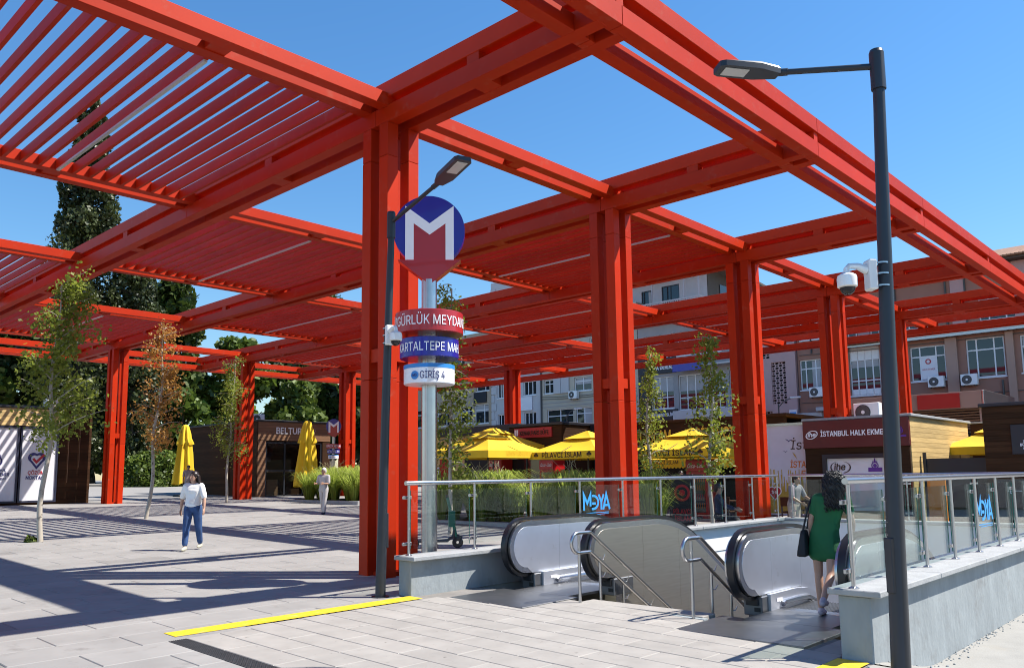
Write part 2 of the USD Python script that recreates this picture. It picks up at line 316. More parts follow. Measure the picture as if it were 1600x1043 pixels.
def visible(x, y, z=0.0):
    d = np.array([x, y, z]) - CAM; dep = d @ fw
    if dep < 1: return False, dep
    px, py = 800 + FPX * (d @ rt) / dep, 582.47 - FPX * (d @ upv) / dep
    return (-90 < px < 1690 and 620 < py < 1130), dep
def slab(x0, x1, y0, y1, g, dz):
    """A paving slab, edges rounded off, on the slope."""
    g2, b = g / 2, 0.007; a = [x0 + g2, x1 - g2, y0 + g2, y1 - g2]; V = []
    for ins, z in ((0, -0.011), (0, -b + dz), (b, dz)):
        for x, y in ((a[0] + ins, a[2] + ins), (a[1] - ins, a[2] + ins), (a[1] - ins, a[3] - ins), (a[0] + ins, a[3] - ins)): V.append((x, y, float(G_at(x, y)) + z))
    F = [[8, 9, 10], [8, 10, 11]]
    for l in (0, 4):
        for s in range(4):
            s2 = (s + 1) % 4; F += [[l + s, l + s2, l + 4 + s2], [l + s, l + 4 + s2, l + 4 + s]]
    return np.array(V), np.array(F)
slabs = []
def court(cx, cy): return -4.55 < cx < PX0 and -7.8 < cy < -2.26
def blocked(x0, x1, y0, y1):
    return (x1 > -1.2 and y1 > -2.35 and y0 < -1.70 and x0 < 10.4) or (x1 > -0.74 and y0 < -7.66) or (x1 > PX0 and x0 < PX1 + 0.3 and y1 > PY0 and y0 < PY1 + 0.2)
# plaza slabs, 1.2 x 0.6 in running bond, clipped round the court and the metro walls
y = -16.2
row = 0
while y < 31.0:
    x = -14.0 + (0.6 if row % 2 else 0.0)
    while x < 31.0:
        x0, x1, y0, y1 = x, x + 1.2, y, y + 0.6
        ok, dep = visible((x0 + x1) / 2, (y0 + y1) / 2, float(G_at(x0, y0)))
        if ok:
            p = sbox(x0, y0, x1, y1)
            for h in (sbox(-4.74, -14, PX0, -1.97), sbox(PX0, -8.1, PX1 + 0.3, -1.70), sbox(-1.3, -2.3, PX1 + 0.3, -1.70), sbox(-0.76, -20, 40, -7.99), sbox(8.72, 1.45, 11.25, 9.25), sbox(13.3, 18.9, 15.7, 24.6)): p = p.difference(h)
            for q in getattr(p, 'geoms', [p]):
                if q.area > 0.01:
                    c = q.bounds; slabs.append((dep, c[0], c[2], c[1], c[3], 'slab_stone'))
        x += 1.2
    y += 0.6; row += 1
# the entrance court inside the yellow line: 0.36 m courses along y
i = 0; x = -4.54
while x < PX0 - 0.05:
    yy = -2.27 - (0.45 if i % 2 else 0.0) + 0.9
    while yy > -13:
        x0, x1, y0, y1 = x, min(x + 0.358, PX0), yy - 0.9, min(yy, -2.27)
        if y1 - y0 > 0.05:
            p = sbox(x0, y0, x1, y1)
            for h in (sbox(-0.86, -3.74, 2, -2.38), sbox(-0.62, -7.36, 2, -5.80), sbox(-1.22, -2.4, 2, -1.7), sbox(-0.76, -20, 2, -7.64), sbox(-4.6, -7.99, -0.7, -7.67)): p = p.difference(h)
            for q in getattr(p, 'geoms', [p]):
                if q.area > 0.01:
                    c = q.bounds; ok, dep = visible((c[0] + c[2]) / 2, (c[1] + c[3]) / 2)
                    if ok: slabs.append((dep, c[0], c[2], c[1], c[3], 'court_stone'))
        yy -= 0.9
    x += 0.358; i += 1
slabs.sort(key=lambda s: s[0])
rest = {'slab_stone': [[], []], 'court_stone': [[], []]}
for k, (dep, x0, x1, y0, y1, mt) in enumerate(slabs):
    t = float(RNG.random()) ** 1.3
    if RNG.random() < 0.05 and mt == 'slab_stone': t = -1.6
    m = slab(x0, x1, y0, y1, 0.0065 if mt == 'court_stone' else 0.006, float(RNG.normal(0, 0.0009)))
    if k < 300: put('paving_slab', m, mt, ground, tone=t)
    else: rest[mt][0].append(m); rest[mt][1].append(np.full(len(m[0]), t))
for mt, (ms, ts) in rest.items():
    if ms:
        p = put('paving_slabs' if mt == 'slab_stone' else 'court_slabs', cat(ms), mt, ground, tone=np.concatenate(ts)); p.SetCustomDataByKey('kind', 'stuff')
yl = struct('yellow_line', cat(sheet(np.linspace(-4.6, -1.2, 12), [-2.26, -1.98], 0.006), sheet(np.linspace(-4.6, -0.78, 10), [-7.97, -7.68], 0.006)), 'yellow_paint')
# drain grate along the court's edge
dr = thing('drain_grate', 'long dark cast iron drain grate at the corner of the yellow line', 'drain', (-4.64, -2.25, 0))
gm = []
for j in range(150):
    yy = -2.26 - j * 0.033
    z = float(G_at(-4.64, yy)); o = 0.017 * (j % 2)
    gm.append(cb((-4.64 + 4.64, yy + 2.25, z - 0.008), (0.18, 0.012, 0.012)))
for xx in np.linspace(-0.088, 0.088, 9):
    v, f = bx(xx - 0.0045, xx + 0.0045, -5.0, -0.01, -0.012, 0.0); v[:, 2] += G_at(-4.64, v[:, 1] - 2.25) + 0.0005; gm.append((v, f))
put('grating', cat(gm), 'cast_iron', dr)

# ------------------------------------------------------------------ the red pergola
L, P, S, H, F_, HB = 6.453, 7.064, 0.344, 7.587, 4.51, 7.856
W, LH, UH, HT = 0.2295, 0.29, 0.29, 0.726
pg = thing('pergola', 'large red painted steel pergola with louvred roof bays over the square', 'pergola')
KS = range(-1, 5); YA, YB = -(F_ + S), 4 * P + F_ + S; XA, XB_ = -(L + F_ + S), 4 * L + F_ + S
gap = 0.004
def chord(parent, name, x0, x1, y0, y1, z0, z1): put(name, rbx(x0, x1, y0, y1, z0, z1, 0.006), 'red_paint', parent)
for k in KS:
    x = k * L; st = []
    cuts = [YA + 0.06] + [j * P for j in range(0, 5)] + [YB - 0.06]
    mids = [-F_ / 2 - 0.15] + [(j + .5) * P for j in range(4)] + [4 * P + F_ / 2 + 0.15]
    for ym in mids:
        for sx_ in (-1, 1): st.append(cb((x + sx_ * (S - W / 2), ym, H + 0.363), (W - 0.02, 0.26, 0.16)))
        st.append(bx(x - S + W - 0.002, x + S - W + 0.002, ym - 0.18, ym + 0.18, H + 0.006, H + LH - 0.02))
    tr = put('cross_truss', st[0], 'red_paint', pg)
    for m in st[1:]: put('spacer', m, 'red_paint', tr)
    for a, b in zip(cuts[:-1], cuts[1:]):
        for x0 in (x - S, x + S - W):
            chord(tr, 'lower_chord', x0, x0 + W, a + gap, b - gap, H, H + LH)
            chord(tr, 'upper_chord', x0, x0 + W, a + gap, b - gap, H + HT - UH, H + HT)
xs_cuts = [XA + 0.06] + [k * L for k in KS] + [XB_ - 0.06]
for j in range(5):
    y = j * P; st = []
    for a, b in zip(xs_cuts[:-1], xs_cuts[1:]): st.append(bx((a + b) / 2 - 0.16, (a + b) / 2 + 0.16, y - S + W - 0.002, y + S - W + 0.002, HB + 0.02, HB + 0.22))
    tr = put('purlin_pair', st[0], 'red_paint', pg)
    for m in st[1:]: put('spacer', m, 'red_paint', tr)
    for a, b in zip(xs_cuts[:-1], xs_cuts[1:]):
        for y0 in (y - S, y + S - W): chord(tr, 'purlin', a + gap, b - gap, y0, y0 + W, HB, HB + 0.236)
def edge_truss(along_x, inner, sign, a, b, cuts):
    """Three-chord truss round the rim; inner: where its inner face lies, sign: which way is out."""
    def c(n, p, q, o0, o1, z0, z1):
        lo, hi = sorted((inner + sign * o0, inner + sign * o1))
        chord(n, 'rim_chord', *((p, q, lo, hi) if along_x else (lo, hi, p, q)), z0, z1)
    st = []
    for m in cuts[1:-1]:
        for o in (0.67,):
            cc = inner + sign * o; st.append(cb((m, cc, H + 0.38) if along_x else (cc, m, H + 0.38), (0.16, 0.16, 0.24) if along_x else (0.16, 0.16, 0.24)))
    n = put('rim_truss', st[0], 'red_paint', pg)
    for m in st[1:]: put('spacer', m, 'red_paint', n)
    for p, q in zip(cuts[:-1], cuts[1:]):
        p, q = p + gap, q - gap
        c(n, p, q, 0.0, 0.23, H + 0.003, H + 0.25); c(n, p, q, 0.555, 0.788, H + 0.003, H + 0.293)
        c(n, p, q, 0.555, 0.788, 8.08, 8.37)
ci = F_ - S
edge_truss(True, -ci, -1, 0, 0, [XA + 0.1] + [k * L for k in KS] + [XB_ - 0.1])
edge_truss(True, 4 * P + ci, 1, 0, 0, [XA + 0.1] + [k * L for k in KS] + [XB_ - 0.1])
edge_truss(False, 4 * L + ci, 1, 0, 0, [YA - 0.02] + [j * P for j in range(5)] + [YB + 0.02])
edge_truss(False, -L - ci, -1, 0, 0, [YA - 0.02] + [j * P for j in range(5)] + [YB + 0.02])
for i in range(-1, 4):
    for j in range(4):
        if (i + j) % 2 == 0: continue
        xa, xb = i * L + S, (i + 1) * L - S; n = 17; sp = (xb - xa) / (n + 1)
        for q in range(n):
            xc = xa + sp * (q + 1); tl = RNG.normal(0, 0.0015)
            put('slat', bx(xc - 0.032, xc + 0.032, j * P + S + 0.002, (j + 1) * P - S - 0.002, HB + 0.004 + tl, HB + 0.205 + tl), 'red_paint', pg)
            if q == 8: put('strip_light', bx(xc - 0.030, xc + 0.030, j * P + S + 0.05, (j + 1) * P - S - 0.05, HB - 0.032, HB + 0.006), 'lens', pg)
for (k, cy) in [(k, 0.0) for k in KS] + [(k, 4 * P) for k in range(0, 4)] + [(4, 3 * P)]:
    x = k * L; g = float(G_at(x, cy)) - 0.05; fill = []
    for (zc, hh) in ((3.6, 0.22),):
        for s1 in (-1, 1):
            fill.append(cb((x, cy + s1 * (S - 0.06), zc), (2 * S - 2 * W + 0.004, 0.05, hh))); fill.append(cb((x + s1 * (S - 0.06), cy, zc), (0.05, 2 * S - 2 * W + 0.004, hh)))
    fill.append(cb((x, cy, g + 0.05), (2 * S - W, 2 * S - W, 0.12)))
    col = put('column', fill[-1], 'red_paint', pg)
    for m in fill[:-1]: put('filler_plate', m, 'red_paint', col)
    for a in (-1, 1):
        for b in (-1, 1):
            px_, py_ = x + a * (S - W / 2), cy + b * (S - W / 2)
            for z0, z1 in ((g, 3.2), (3.206, 7.0), (7.006, H - 0.003)): put('post', rbx(px_ - W / 2, px_ + W / 2, py_ - W / 2, py_ + W / 2, z0, z1, 0.006), 'red_paint', col)

# ------------------------------------------------------------------ metro entrance: walls, stairs, plates
def wall_thing(name, label, y0, y1, c0, c1, x0, x1, ctop, hole_g):
    t = thing(name, label, 'wall')
    v, f = rbx(x0, x1, y0, y1, -0.75, ctop - 0.06, 0.012); put('wall_body', (v, f), 'concrete', t)
    n = 6; w = (x1 - x0 + 0.08) / n
    for i in range(n): put('coping_slab', rbx(x0 - 0.06 + i * w + 0.003, x0 - 0.06 + (i + 1) * w - 0.003, c0, c1, ctop - 0.058, ctop, 0.008), 'coping', t)
    return t
wall_thing('parapet_wall', 'low grey concrete parapet ending at the yellow line by the lamp pole', -2.0, -1.74, -2.13, -1.70, -1.2, 10.3, 0.5, True)
wall_thing('parapet_wall', 'low pale rendered parapet in the right foreground behind the tall lamp pole', -8.0, -7.70, -8.11, -7.62, -0.74, 10.3, 0.5, True)
t = thing('parapet_wall', 'grey parapet across the far end of the escalator pit', 'wall')
put('wall_body', rbx(10.3, 10.56, -8.0, -1.74, -0.75, 0.44, 0.012), 'concrete', t); put('coping_slab', rbx(10.24, 10.62, -8.1, -1.70, 0.442, 0.5, 0.008), 'coping', t)
struct('pit_walls', cat(bx(2.2, 10.3, -2.004, -1.9, -6.5, 0.43), bx(0.0, 2.2, -2.0, -1.9, -6.5, -0.3), bx(0.12, 10.3, -7.80, -7.698, -6.5, 0.43), bx(10.298, 10.4, -7.9, -1.9, -6.5, 0.43)), 'render_white')
struct('pit_floor', bx(0.1, 10.3, -7.7, -2.0, -5.2, -5.0), 'slab_stone')
st = thing('staircase', 'stone steps going down between the two escalators', 'stairs')
for i in range(26):
    z = -0.085 - 0.171 * i
    put('step', rbx(0.12 + 0.265 * i, 0.12 + 0.265 * (i + 1) + 0.03, -5.74, -3.90, z - 0.2, z - (0.0 if i else 0.0), 0.006), 'court_stone', st, tone=float(RNG.random()))
put('stringer', cat(bx(0.05, 0.14, -5.8, -3.86, -0.5, -0.10)), 'concrete', st)
M_PLATE = []
def escalator(label, yl, yr, xl, xr, zg, plate_x0, outer_right, outer_left):
    """A down escalator along +x between the balustrades at yl (left) and yr (right, smaller y)."""
    t = thing('escalator', label, 'escalator', (0, 0, zg))
    def path(x0, inset=0.0, lo=False, n=14):
        """Handrail line in x-z (z over the floor): newel half circle, level run, then down at 33 degrees."""
        r, zc = 0.415 - inset, 0.585 - zg * 0 ; cx = x0 + 0.415
        a = np.linspace(-PI / 2 - (0.0), -3 * PI / 2, n); p = [(cx + 0.16, zc - r)] + [(cx + r * math.cos(q), zc + r * math.sin(q)) for q in a]
        top = zc + r; sl = math.tan(math.radians(33)); R = 2.6 - inset; xb = 2.05; th = math.radians(33)
        b = [(xb + R * math.sin(q), top - R * (1 - math.cos(q))) for q in np.linspace(0, th, 9)]
        p += b; xe = 9.2; p.append((xe, b[-1][1] - (xe - b[-1][0]) * sl)); return np.array(p), (cx, zc, r)
    for side, (yc, x0) in enumerate(((yl, xl), (yr, xr))):
        sgn = -1 if side == 0 else 1                                     # which way the riding side lies
        b_, _ = path(x0, 0.02); low = np.array([(9.2, b_[-1][1] - 1.05), (2.5, -0.62), (x0 + 0.6, -0.15), (x0 + 0.6, b_[0][1])])
        body = Polygon(np.vstack([path(x0, 0.035)[0], low[:1], low[1:]])).buffer(0)
        bal = put('balustrade', mv(tf(ext(body, 0.19), np.array([[1, 0, 0, 0], [0, 0, -1, 0], [0, 1, 0, 0], [0, 0, 0, 1.0]])), (0, yc + 0.095, 0)), 'steel', t, smooth=35)
        q = path(x0, 0.0)[0]; q = np.vstack([np.array([[q[0, 0] + i * (q[1, 0] - q[0, 0]) / 3, q[0, 1]] for i in range(3)]), q[1:]])
        hr = sweep_rect(q, 0.085, 0.045); put('handrail', mv(hr, (0, yc, 0)), 'rubber', t, smooth=40)
        p1, (cx, zc, r) = path(x0, 0.115)
        for face in (-1, 1):
            low1 = np.array([(9.2, p1[-1][1] - 0.6), (2.9, -0.12), (2.2, 0.20), (x0 + 0.52, 0.20)])
            poly = Polygon(np.vstack([p1[1:], low1])).buffer(0)
            if (face == -1 and outer_right and side == 1) or (face == 1 and outer_left and side == 0):
                pl = Polygon(np.vstack([p1[1:], [(9.2, -6), (x0 + 0.75, -6), (x0 + 0.75, 0.15)]])).buffer(0); segs = [x0, 1.75, 2.75, 3.6, 9.2]; mt = 'steel_brushed'
            else: pl, segs, mt = poly, [x0, 1.38, 2.25, 4.2, 9.2], 'steel_panel'
            for s0, s1 in zip(segs[:-1], segs[1:]):
                g = pl.intersection(sbox(s0 + 0.002, -9, s1 - 0.002, 9))
                if g.area < 1e-4: continue
                e = tf(ext(g, 0.008), np.array([[1, 0, 0, 0], [0, 0, -1, 0], [0, 1, 0, 0], [0, 0, 0, 1.0]]))
                put('panel', mv(e, (0, yc + face * 0.096 + (0.004 if face < 0 else 0.004), 0)), mt, bal)
        # plinth with the handrail's inlet and a vent
        pl = put('newel_base', rbx(x0 + 0.53, x0 + 1.0, yc - 0.125, yc + 0.125, -0.05, 0.185, 0.01), 'steel_dark', t)
        put('handrail_inlet', cat(rbx(x0 + 0.50, x0 + 0.53, yc - 0.085, yc + 0.085, 0.075, 0.18, 0.008)), 'rubber', pl)
        put('vent', bx(x0 + 0.524, x0 + 0.53, yc - 0.10 * 1, yc - 0.02, 0.0, 0.05), 'interior_dark', pl)
        # skirting on the riding side
        sk = Polygon([(x0 + 0.7, -0.05), (x0 + 0.7, 0.20), (1.95, 0.20), (2.3, 0.17), (2.65, 0.06), (9.2, -4.2), (9.2, -4.6), (2.6, -0.32), (2.2, -0.05)])
        e = tf(ext(sk, 0.05), np.array([[1, 0, 0, 0], [0, 0, -1, 0], [0, 1, 0, 0], [0, 0, 0, 1.0]])); put('skirt_panel', mv(e, (0, yc + sgn * 0.135 + 0.025, 0)), 'steel_panel', t)
        br = [(x0 + 0.98, 0.055), (x0 + 1.03, 0.075), (1.9, 0.075), (2.25, 0.06), (2.5, -0.02), (9.0, -4.24)]
        put('brush_guard', mv(tube([(a, 0, b) for a, b in br], 0.035, 8), (0, yc + sgn * 0.185, 0)), 'steel', t, smooth=40)
        if side == 0: put('notice_sticker', bx(x0 + 0.86, x0 + 1.02, yc + sgn * 0.1635 - 0.002, yc + sgn * 0.1635 + 0.001, 0.09, 0.135), 'poster_white', t)
    ya, yb = yl - 0.16, yr + 0.16
    put('floor_plate', cat(rbx(plate_x0, plate_x0 + 1.12, yr - 0.02, yl + 0.14, -0.03, 0.004, 0.003), rbx(plate_x0 + 1.124, 1.36, ya + 0.0, yb, -0.03, 0.004, 0.003)), 'steel_dark', t)
    put('comb_plate', rbx(1.364, 1.56, yb, ya, -0.03, 0.006, 0.003), 'steel', t)
    for i in range(15):
        x = 1.56 + 0.4 * i; z = -0.004 - (0 if i < 2 else 0.26 * (i - 1)); rid = [bx(x, x + 0.397, yb, ya, z - 0.24, z - 0.012)]
        if i < 6: rid += [bx(x, x + 0.395, yb + 0.02 + 0.036 * s, yb + 0.036 + 0.036 * s, z - 0.012, z) for s in range(int((ya - yb - 0.03) / 0.036))]
        put('step', cat(rid), 'steel_dark', t)
    return t
escalator('escalator beside the low grey parapet, with its dark floor plate at the front', -2.42, -3.73, 0.22, 0.44, -0.06, -0.85, True, False)
escalator('escalator next to the right-hand pale wall where the woman in green steps on', -5.92, -7.26, 0.50, 0.50, -0.12, -0.60, False, True)

def stair_rail(label, y, zb, xs_post, group='twin handrails beside the stairs'):
    t = thing('handrail', label, 'handrail', (0, y, 0), 0)
    r = 0.024; sl = 0.645
    up_ = [(0.26, 0.83), (2.1, 0.83 - 1.84 * sl), (6.5, 0.83 - 6.24 * sl)]; lo_ = [(0.26, 0.57), (2.1, 0.57 - 1.84 * sl), (6.5, 0.57 - 6.24 * sl)]
    arc = [(-0.01 + 0.13 * math.cos(a), 0.70 + 0.13 * math.sin(a)) for a in np.linspace(PI / 2, 3 * PI / 2, 9)]
    pts = up_[::-1] + [(0.2, 0.83)] + arc + [(0.2, 0.57)] + lo_
    put('rail', tube([(a, 0, b + zb) for a, b in pts], r, 10), 'steel', t, smooth=50)
    for i, xp in enumerate(xs_post):
        top = (0.545 if i == 0 else 0.66 - (xp - 0.26) * sl) + zb; bot = -0.10 if i == 0 else -0.12 - 0.645 * max(xp - 0.1, 0)
        put('post', cat(cyl((xp, 0.0 if i == 0 else 0.07, bot), (xp, 0.0 if i == 0 else 0.07, 0.80 + zb if i == 0 else top), 0.021, n=10), *( [] if i == 0 else [tube([(xp, 0.07, top - 0.03), (xp + 0.02, 0.03, top - 0.03), (xp + 0.03, 0.0, top + 0.04)], 0.007, 6), tube([(xp, 0.07, top - 0.26), (xp + 0.02, 0.03, top - 0.26), (xp + 0.03, 0.0, top - 0.20)], 0.007, 6)])), 'steel', t, smooth=50)
    return t
stair_rail('looped steel stair handrail beside the brown steel escalator cladding', -3.99, -0.005, [0.02, 0.56, 1.1, 1.7, 2.4])
stair_rail('looped steel stair handrail on the far right of the steps', -5.66, -0.005, [0.05, 0.62, 1.1, 1.7, 2.4])

# glass balustrades on the parapets
def letters_moya(h):
    """The blue word on the glass: M, a D with a bar in it, Y, A. In the x-y plane, width about 2.2 h."""
    s = h; b = 0.15 * h
    ln = lambda pts: LineString(pts).buffer(b / 2, cap_style=2, join_style=2)
    Mq = unary_union([ln([(0, 0), (0, s), (0.28 * s, 0.45 * s), (0.56 * s, s), (0.56 * s, 0.25 * s)])])
    D = Point(0.80 * s, s / 2).buffer(s / 2, 32).difference(Point(0.80 * s, s / 2).buffer(s / 2 - b, 32)).intersection(sbox(0.80 * s, -1, 9, 9)); D = unary_union([D, ln([(0.70 * s, 0.42 * s), (1.02 * s, 0.42 * s)]), ln([(0.66 * s, b / 2), (0.84 * s, b / 2)]), ln([(0.70 * s, s - b / 2), (0.84 * s, s - b / 2)])])
    Y = unary_union([ln([(1.28 * s, s), (1.50 * s, 0.5 * s), (1.50 * s, 0)]), ln([(1.72 * s, s), (1.50 * s, 0.5 * s)])])
    A = unary_union([ln([(1.66 * s, 0), (1.95 * s, s), (2.24 * s, 0)]), ln([(1.72 * s, 0.28 * s), (2.18 * s, 0.28 * s)])])
    return affinity.scale(unary_union([Mq, D, Y, A]), 1.25, 1.0, origin=(0, 0))
def glass_rail(label, a, b, n, off, decal=None, gm='glass_rail'):
    a, b = np.array(a, float), np.array(b, float); d = (b - a) / np.linalg.norm(b - a); nrm = np.array([-d[1], d[0], 0]) * off
    t = thing('glass_railing', label, 'railing', a)
    Lr = np.linalg.norm(b - a); rel = lambda s, z, o=0.0: d * s + nrm * o + np.array([0, 0, z])
    put('top_rail', tube([rel(-0.06, 1.0), rel(Lr + 0.04, 1.0)], 0.032, 14), 'steel', t, smooth=50)
    sp = Lr / n
    A = np.eye(4); A[:3, 0] = d; A[:3, 1] = np.array([-d[1], d[0], 0])
    for i in range(n + 1):
        s = i * sp; c = cat(cyl(rel(s, 0.0), rel(s, 0.97), 0.019, n=12), tf(lathe([(0, 0.0), (0.05, 0.0), (0.05, 0.008), (0.024, 0.022), (0, 0.022)], 14), frame(rel(s, 0.0), (1, 0, 0), (0, 1, 0))))
        p = put('post', c, 'steel', t, smooth=50)
        for z in (0.16, 0.80):
            put('clamp', cat(*[tf(rbx(-0.078, 0.078, -0.016, 0.016, z - 0.022, z + 0.022, 0.005), np.vstack([np.column_stack([A[:3, 0], A[:3, 1], [0, 0, 1], rel(s, 0, 0.045)]), [0, 0, 0, 1]])) for e in (0,)]), 'steel', p)
    for i in range(n):
        v, f = bx(i * sp + 0.07, (i + 1) * sp - 0.07, -0.006, 0.006, 0.085, 0.90)
        put('glass_pane', tf((v, f), np.vstack([np.column_stack([A[:3, 0], A[:3, 1], [0, 0, 1], rel(0, 0, 0.045)]), [0, 0, 0, 1]])), gm, t)
        for e0 in (i * sp + 0.066, (i + 1) * sp - 0.069): put('pane_edge', tf(bx(e0, e0 + 0.003, -0.006, 0.006, 0.085, 0.90), np.vstack([np.column_stack([A[:3, 0], A[:3, 1], [0, 0, 1], rel(0, 0, 0.045)]), [0, 0, 0, 1]])), 'glass_edge', t)
    if decal:
        s, z, h, right = decal
        right = np.array(right, float); dc = letters_moya(h)
        pl = put('blue_lettering', on(dc, 0.0015, rel(s, z, 0.045) - np.cross(right, [0, 0, 1]) * 0.0 + np.cross(right, [0, 0, 1]) * 0.0075, right, (0, 0, 1)), 'moya_blue', t)
        put('small_print', on(unary_union([sbox(0.1 * h, -0.20 * h, 2.7 * h, -0.16 * h), sbox(0.5 * h, -0.30 * h, 2.7 * h, -0.27 * h)]), 0.0015, rel(s, z, 0.045) + np.cross(right, [0, 0, 1]) * 0.0075, right, (0, 0, 1)), 'moya_blue', t)
    return t
glass_rail('long glass balustrade with steel posts in front of the planter of tall grass', (-1.15, -1.90, 0.5), (10.4, -1.90, 0.5), 9, 1, (4.01, 0.46, 0.27, (1, 0, 0)), 'glass_front')
glass_rail('glass balustrade on the right-hand pale wall behind the tall lamp pole', (-0.70, -7.84, 0.5), (10.4, -7.84, 0.5), 10, 1, (4.63, 0.39, 0.28, (1, 0, 0)))
glass_rail('glass balustrade across the far end of the escalator pit', (10.43, -2.25, 0.5), (10.43, -7.5, 0.5), 4, 1)

# ------------------------------------------------------------------ street lamps, cameras on them, the metro totem
def street_lamp(label, base, top, arm_end, tip, R0, R1, box_face):
    t = thing('street_lamp', label, 'lamp post', base); b = np.array(base); rel = lambda p: np.array(p, float) - b
    tp = rel(top)
    put('pole', tube([(0, 0, -0.05), tp * 0.5, tp - [0, 0, 0.35]], [R0, (R0 + R1) / 2, R1], 18), 'black_metal', t, smooth=50)
    put('collar', cat(tube([tp - [0, 0, 0.36], tp], [R1 * 1.28, R1 * 1.28], 18), tf(lathe([(0, 0), (R1 * 1.28, 0), (R1 * 1.1, 0.03), (0, 0.035)], 18), frame(tp, (1, 0, 0), (0, 1, 0)))), 'black_metal', t, smooth=50); put('foot_ring', cyl((0, 0, -0.05), (0, 0, 0.02), R0 * 1.7), 'black_metal', t, smooth=50)
    ae, te = rel(arm_end), rel(tip); a0 = tp - [0, 0, 0.13]
    put('arm', cat(tube([a0, a0 + (ae - a0) * 0.8, ae], [0.030, 0.028, 0.028], 12), tube([a0 + (ae - a0) * 0.88, ae + (ae - a0) * 0.03], [0.036, 0.036], 12)), 'black_metal', t, smooth=50)
    d = te - ae; ln = np.linalg.norm(d); d /= ln; side = np.cross(d, [0, 0, 1]); side /= np.linalg.norm(side); up_ = np.cross(side, d)
    A = np.eye(4); A[:3, 0], A[:3, 1], A[:3, 2], A[:3, 3] = d, side, up_, ae
    w = 0.118
    prof = [(-0.02, 0.06), (0.05, 0.075), (0.2, w), (ln - 0.05, w), (ln, w - 0.03)]
    poly = Polygon(prof + [(a, -c) for a, c in prof[::-1]])
    top_ = affinity.scale(poly, 0.94, 0.86, origin=(ln * 0.4, 0))
    va = [(x, y, -0.035) for x, y in poly.exterior.coords] + [(x, y, 0.02) for x, y in poly.exterior.coords] + [(x, y, 0.045 if x < ln * 0.55 else 0.018) for x, y in top_.exterior.coords]
    hd = put('lamp_head', tf(tm(trimesh.convex.convex_hull(np.array(va))), A), 'black_metal', t, smooth=25)
    put('lens', tf(rbx(ln * 0.50, ln - 0.06, -w + 0.045, w - 0.045, -0.043, -0.033, 0.003), A), 'lens', hd)
    put('cooling_rib', tf(cat([bx(0.08, ln * 0.45, s * 0.026 - 0.004, s * 0.026 + 0.004, 0.025, 0.062) for s in range(-2, 3)]), A), 'black_metal', hd)
    f = np.array(box_face, float); f /= np.linalg.norm(f); sd = np.cross(f, [0, 0, 1]); B = np.eye(4); B[:3, 0], B[:3, 1], B[:3, 2], B[:3, 3] = sd, f, (0, 0, 1), tp * 0.17 + f * R0
    put('service_door', tf(rbx(-0.045, 0.045, -0.03, 0.008, -0.25, 0.22, 0.006), B), 'black_metal', t)
    return t
street_lamp('slim black street lamp in front of the nearest red column', (-1.51, -1.73, -0.04), (-1.43, -1.82, 5.36), (-1.50, -2.93, 5.53), (-1.78, -3.72, 5.57), 0.072, 0.048, (0.9, -0.4, 0))
street_lamp('tall black street lamp rising through the right side, nearest to the viewer', (-1.05, -8.33, -0.17), (-0.93, -8.45, 5.50), (-1.24, -7.60, 5.50), (-1.72, -7.22, 5.52), 0.082, 0.052, (-0.9, 0.5, 0))
def dome_camera(label, pole_pt, out, rp):
    t = thing('security_camera', label, 'camera', pole_pt); d = np.array(out, float); d /= np.linalg.norm(d); s = np.cross(d, [0, 0, 1]); A = np.eye(4); A[:3, 0], A[:3, 1], A[:3, 2], A[:3, 3] = d, s, (0, 0, 1), (0, 0, 0)
    put('wall_plate', tf(rbx(rp, rp + 0.075, -0.065, 0.065, -0.14, 0.14, 0.012), A), 'white_plastic', t)
    put('bracket', tf(tube([(rp + 0.07, 0, 0.05), (rp + 0.16, 0, 0.085), (rp + 0.235, 0, 0.085), (rp + 0.26, 0, 0.06), (rp + 0.26, 0, 0.0)], [0.045, 0.030, 0.026, 0.026, 0.03], 12), A), 'white_plastic', t, smooth=50)
    h = put('housing', tf(mv(lathe([(0, 0.02), (0.05, 0.018), (0.082, -0.005), (0.088, -0.03), (0.088, -0.105), (0.075, -0.115), (0, -0.115)][::-1], 24), (rp + 0.26, 0, 0)), A), 'white_plastic', t, smooth=40)
    put('dome', tf(mv(lathe([(0.068 * math.sin(a), -0.115 - 0.07 * math.cos(a)) for a in np.linspace(0, PI / 2, 8)], 20), (rp + 0.26, 0, 0)), A), 'dome_dark', h, smooth=True)
    [put('strap', lathe([(rp + 0.006, z), (rp + 0.012, z), (rp + 0.012, z + 0.014), (rp + 0.006, z + 0.014), (rp + 0.006, z)], 20), 'steel', t) for z in (-0.11, 0.0, 0.10)]
dome_camera('white dome security camera strapped to the tall lamp in the right foreground', (-1.0, -8.38, 3.36), (-0.72, 0.70, 0), 0.062)
dome_camera('white dome security camera strapped to the slim lamp beside the metro sign', (-1.46, -1.79, 3.57), (-0.30, -0.95, 0), 0.058)

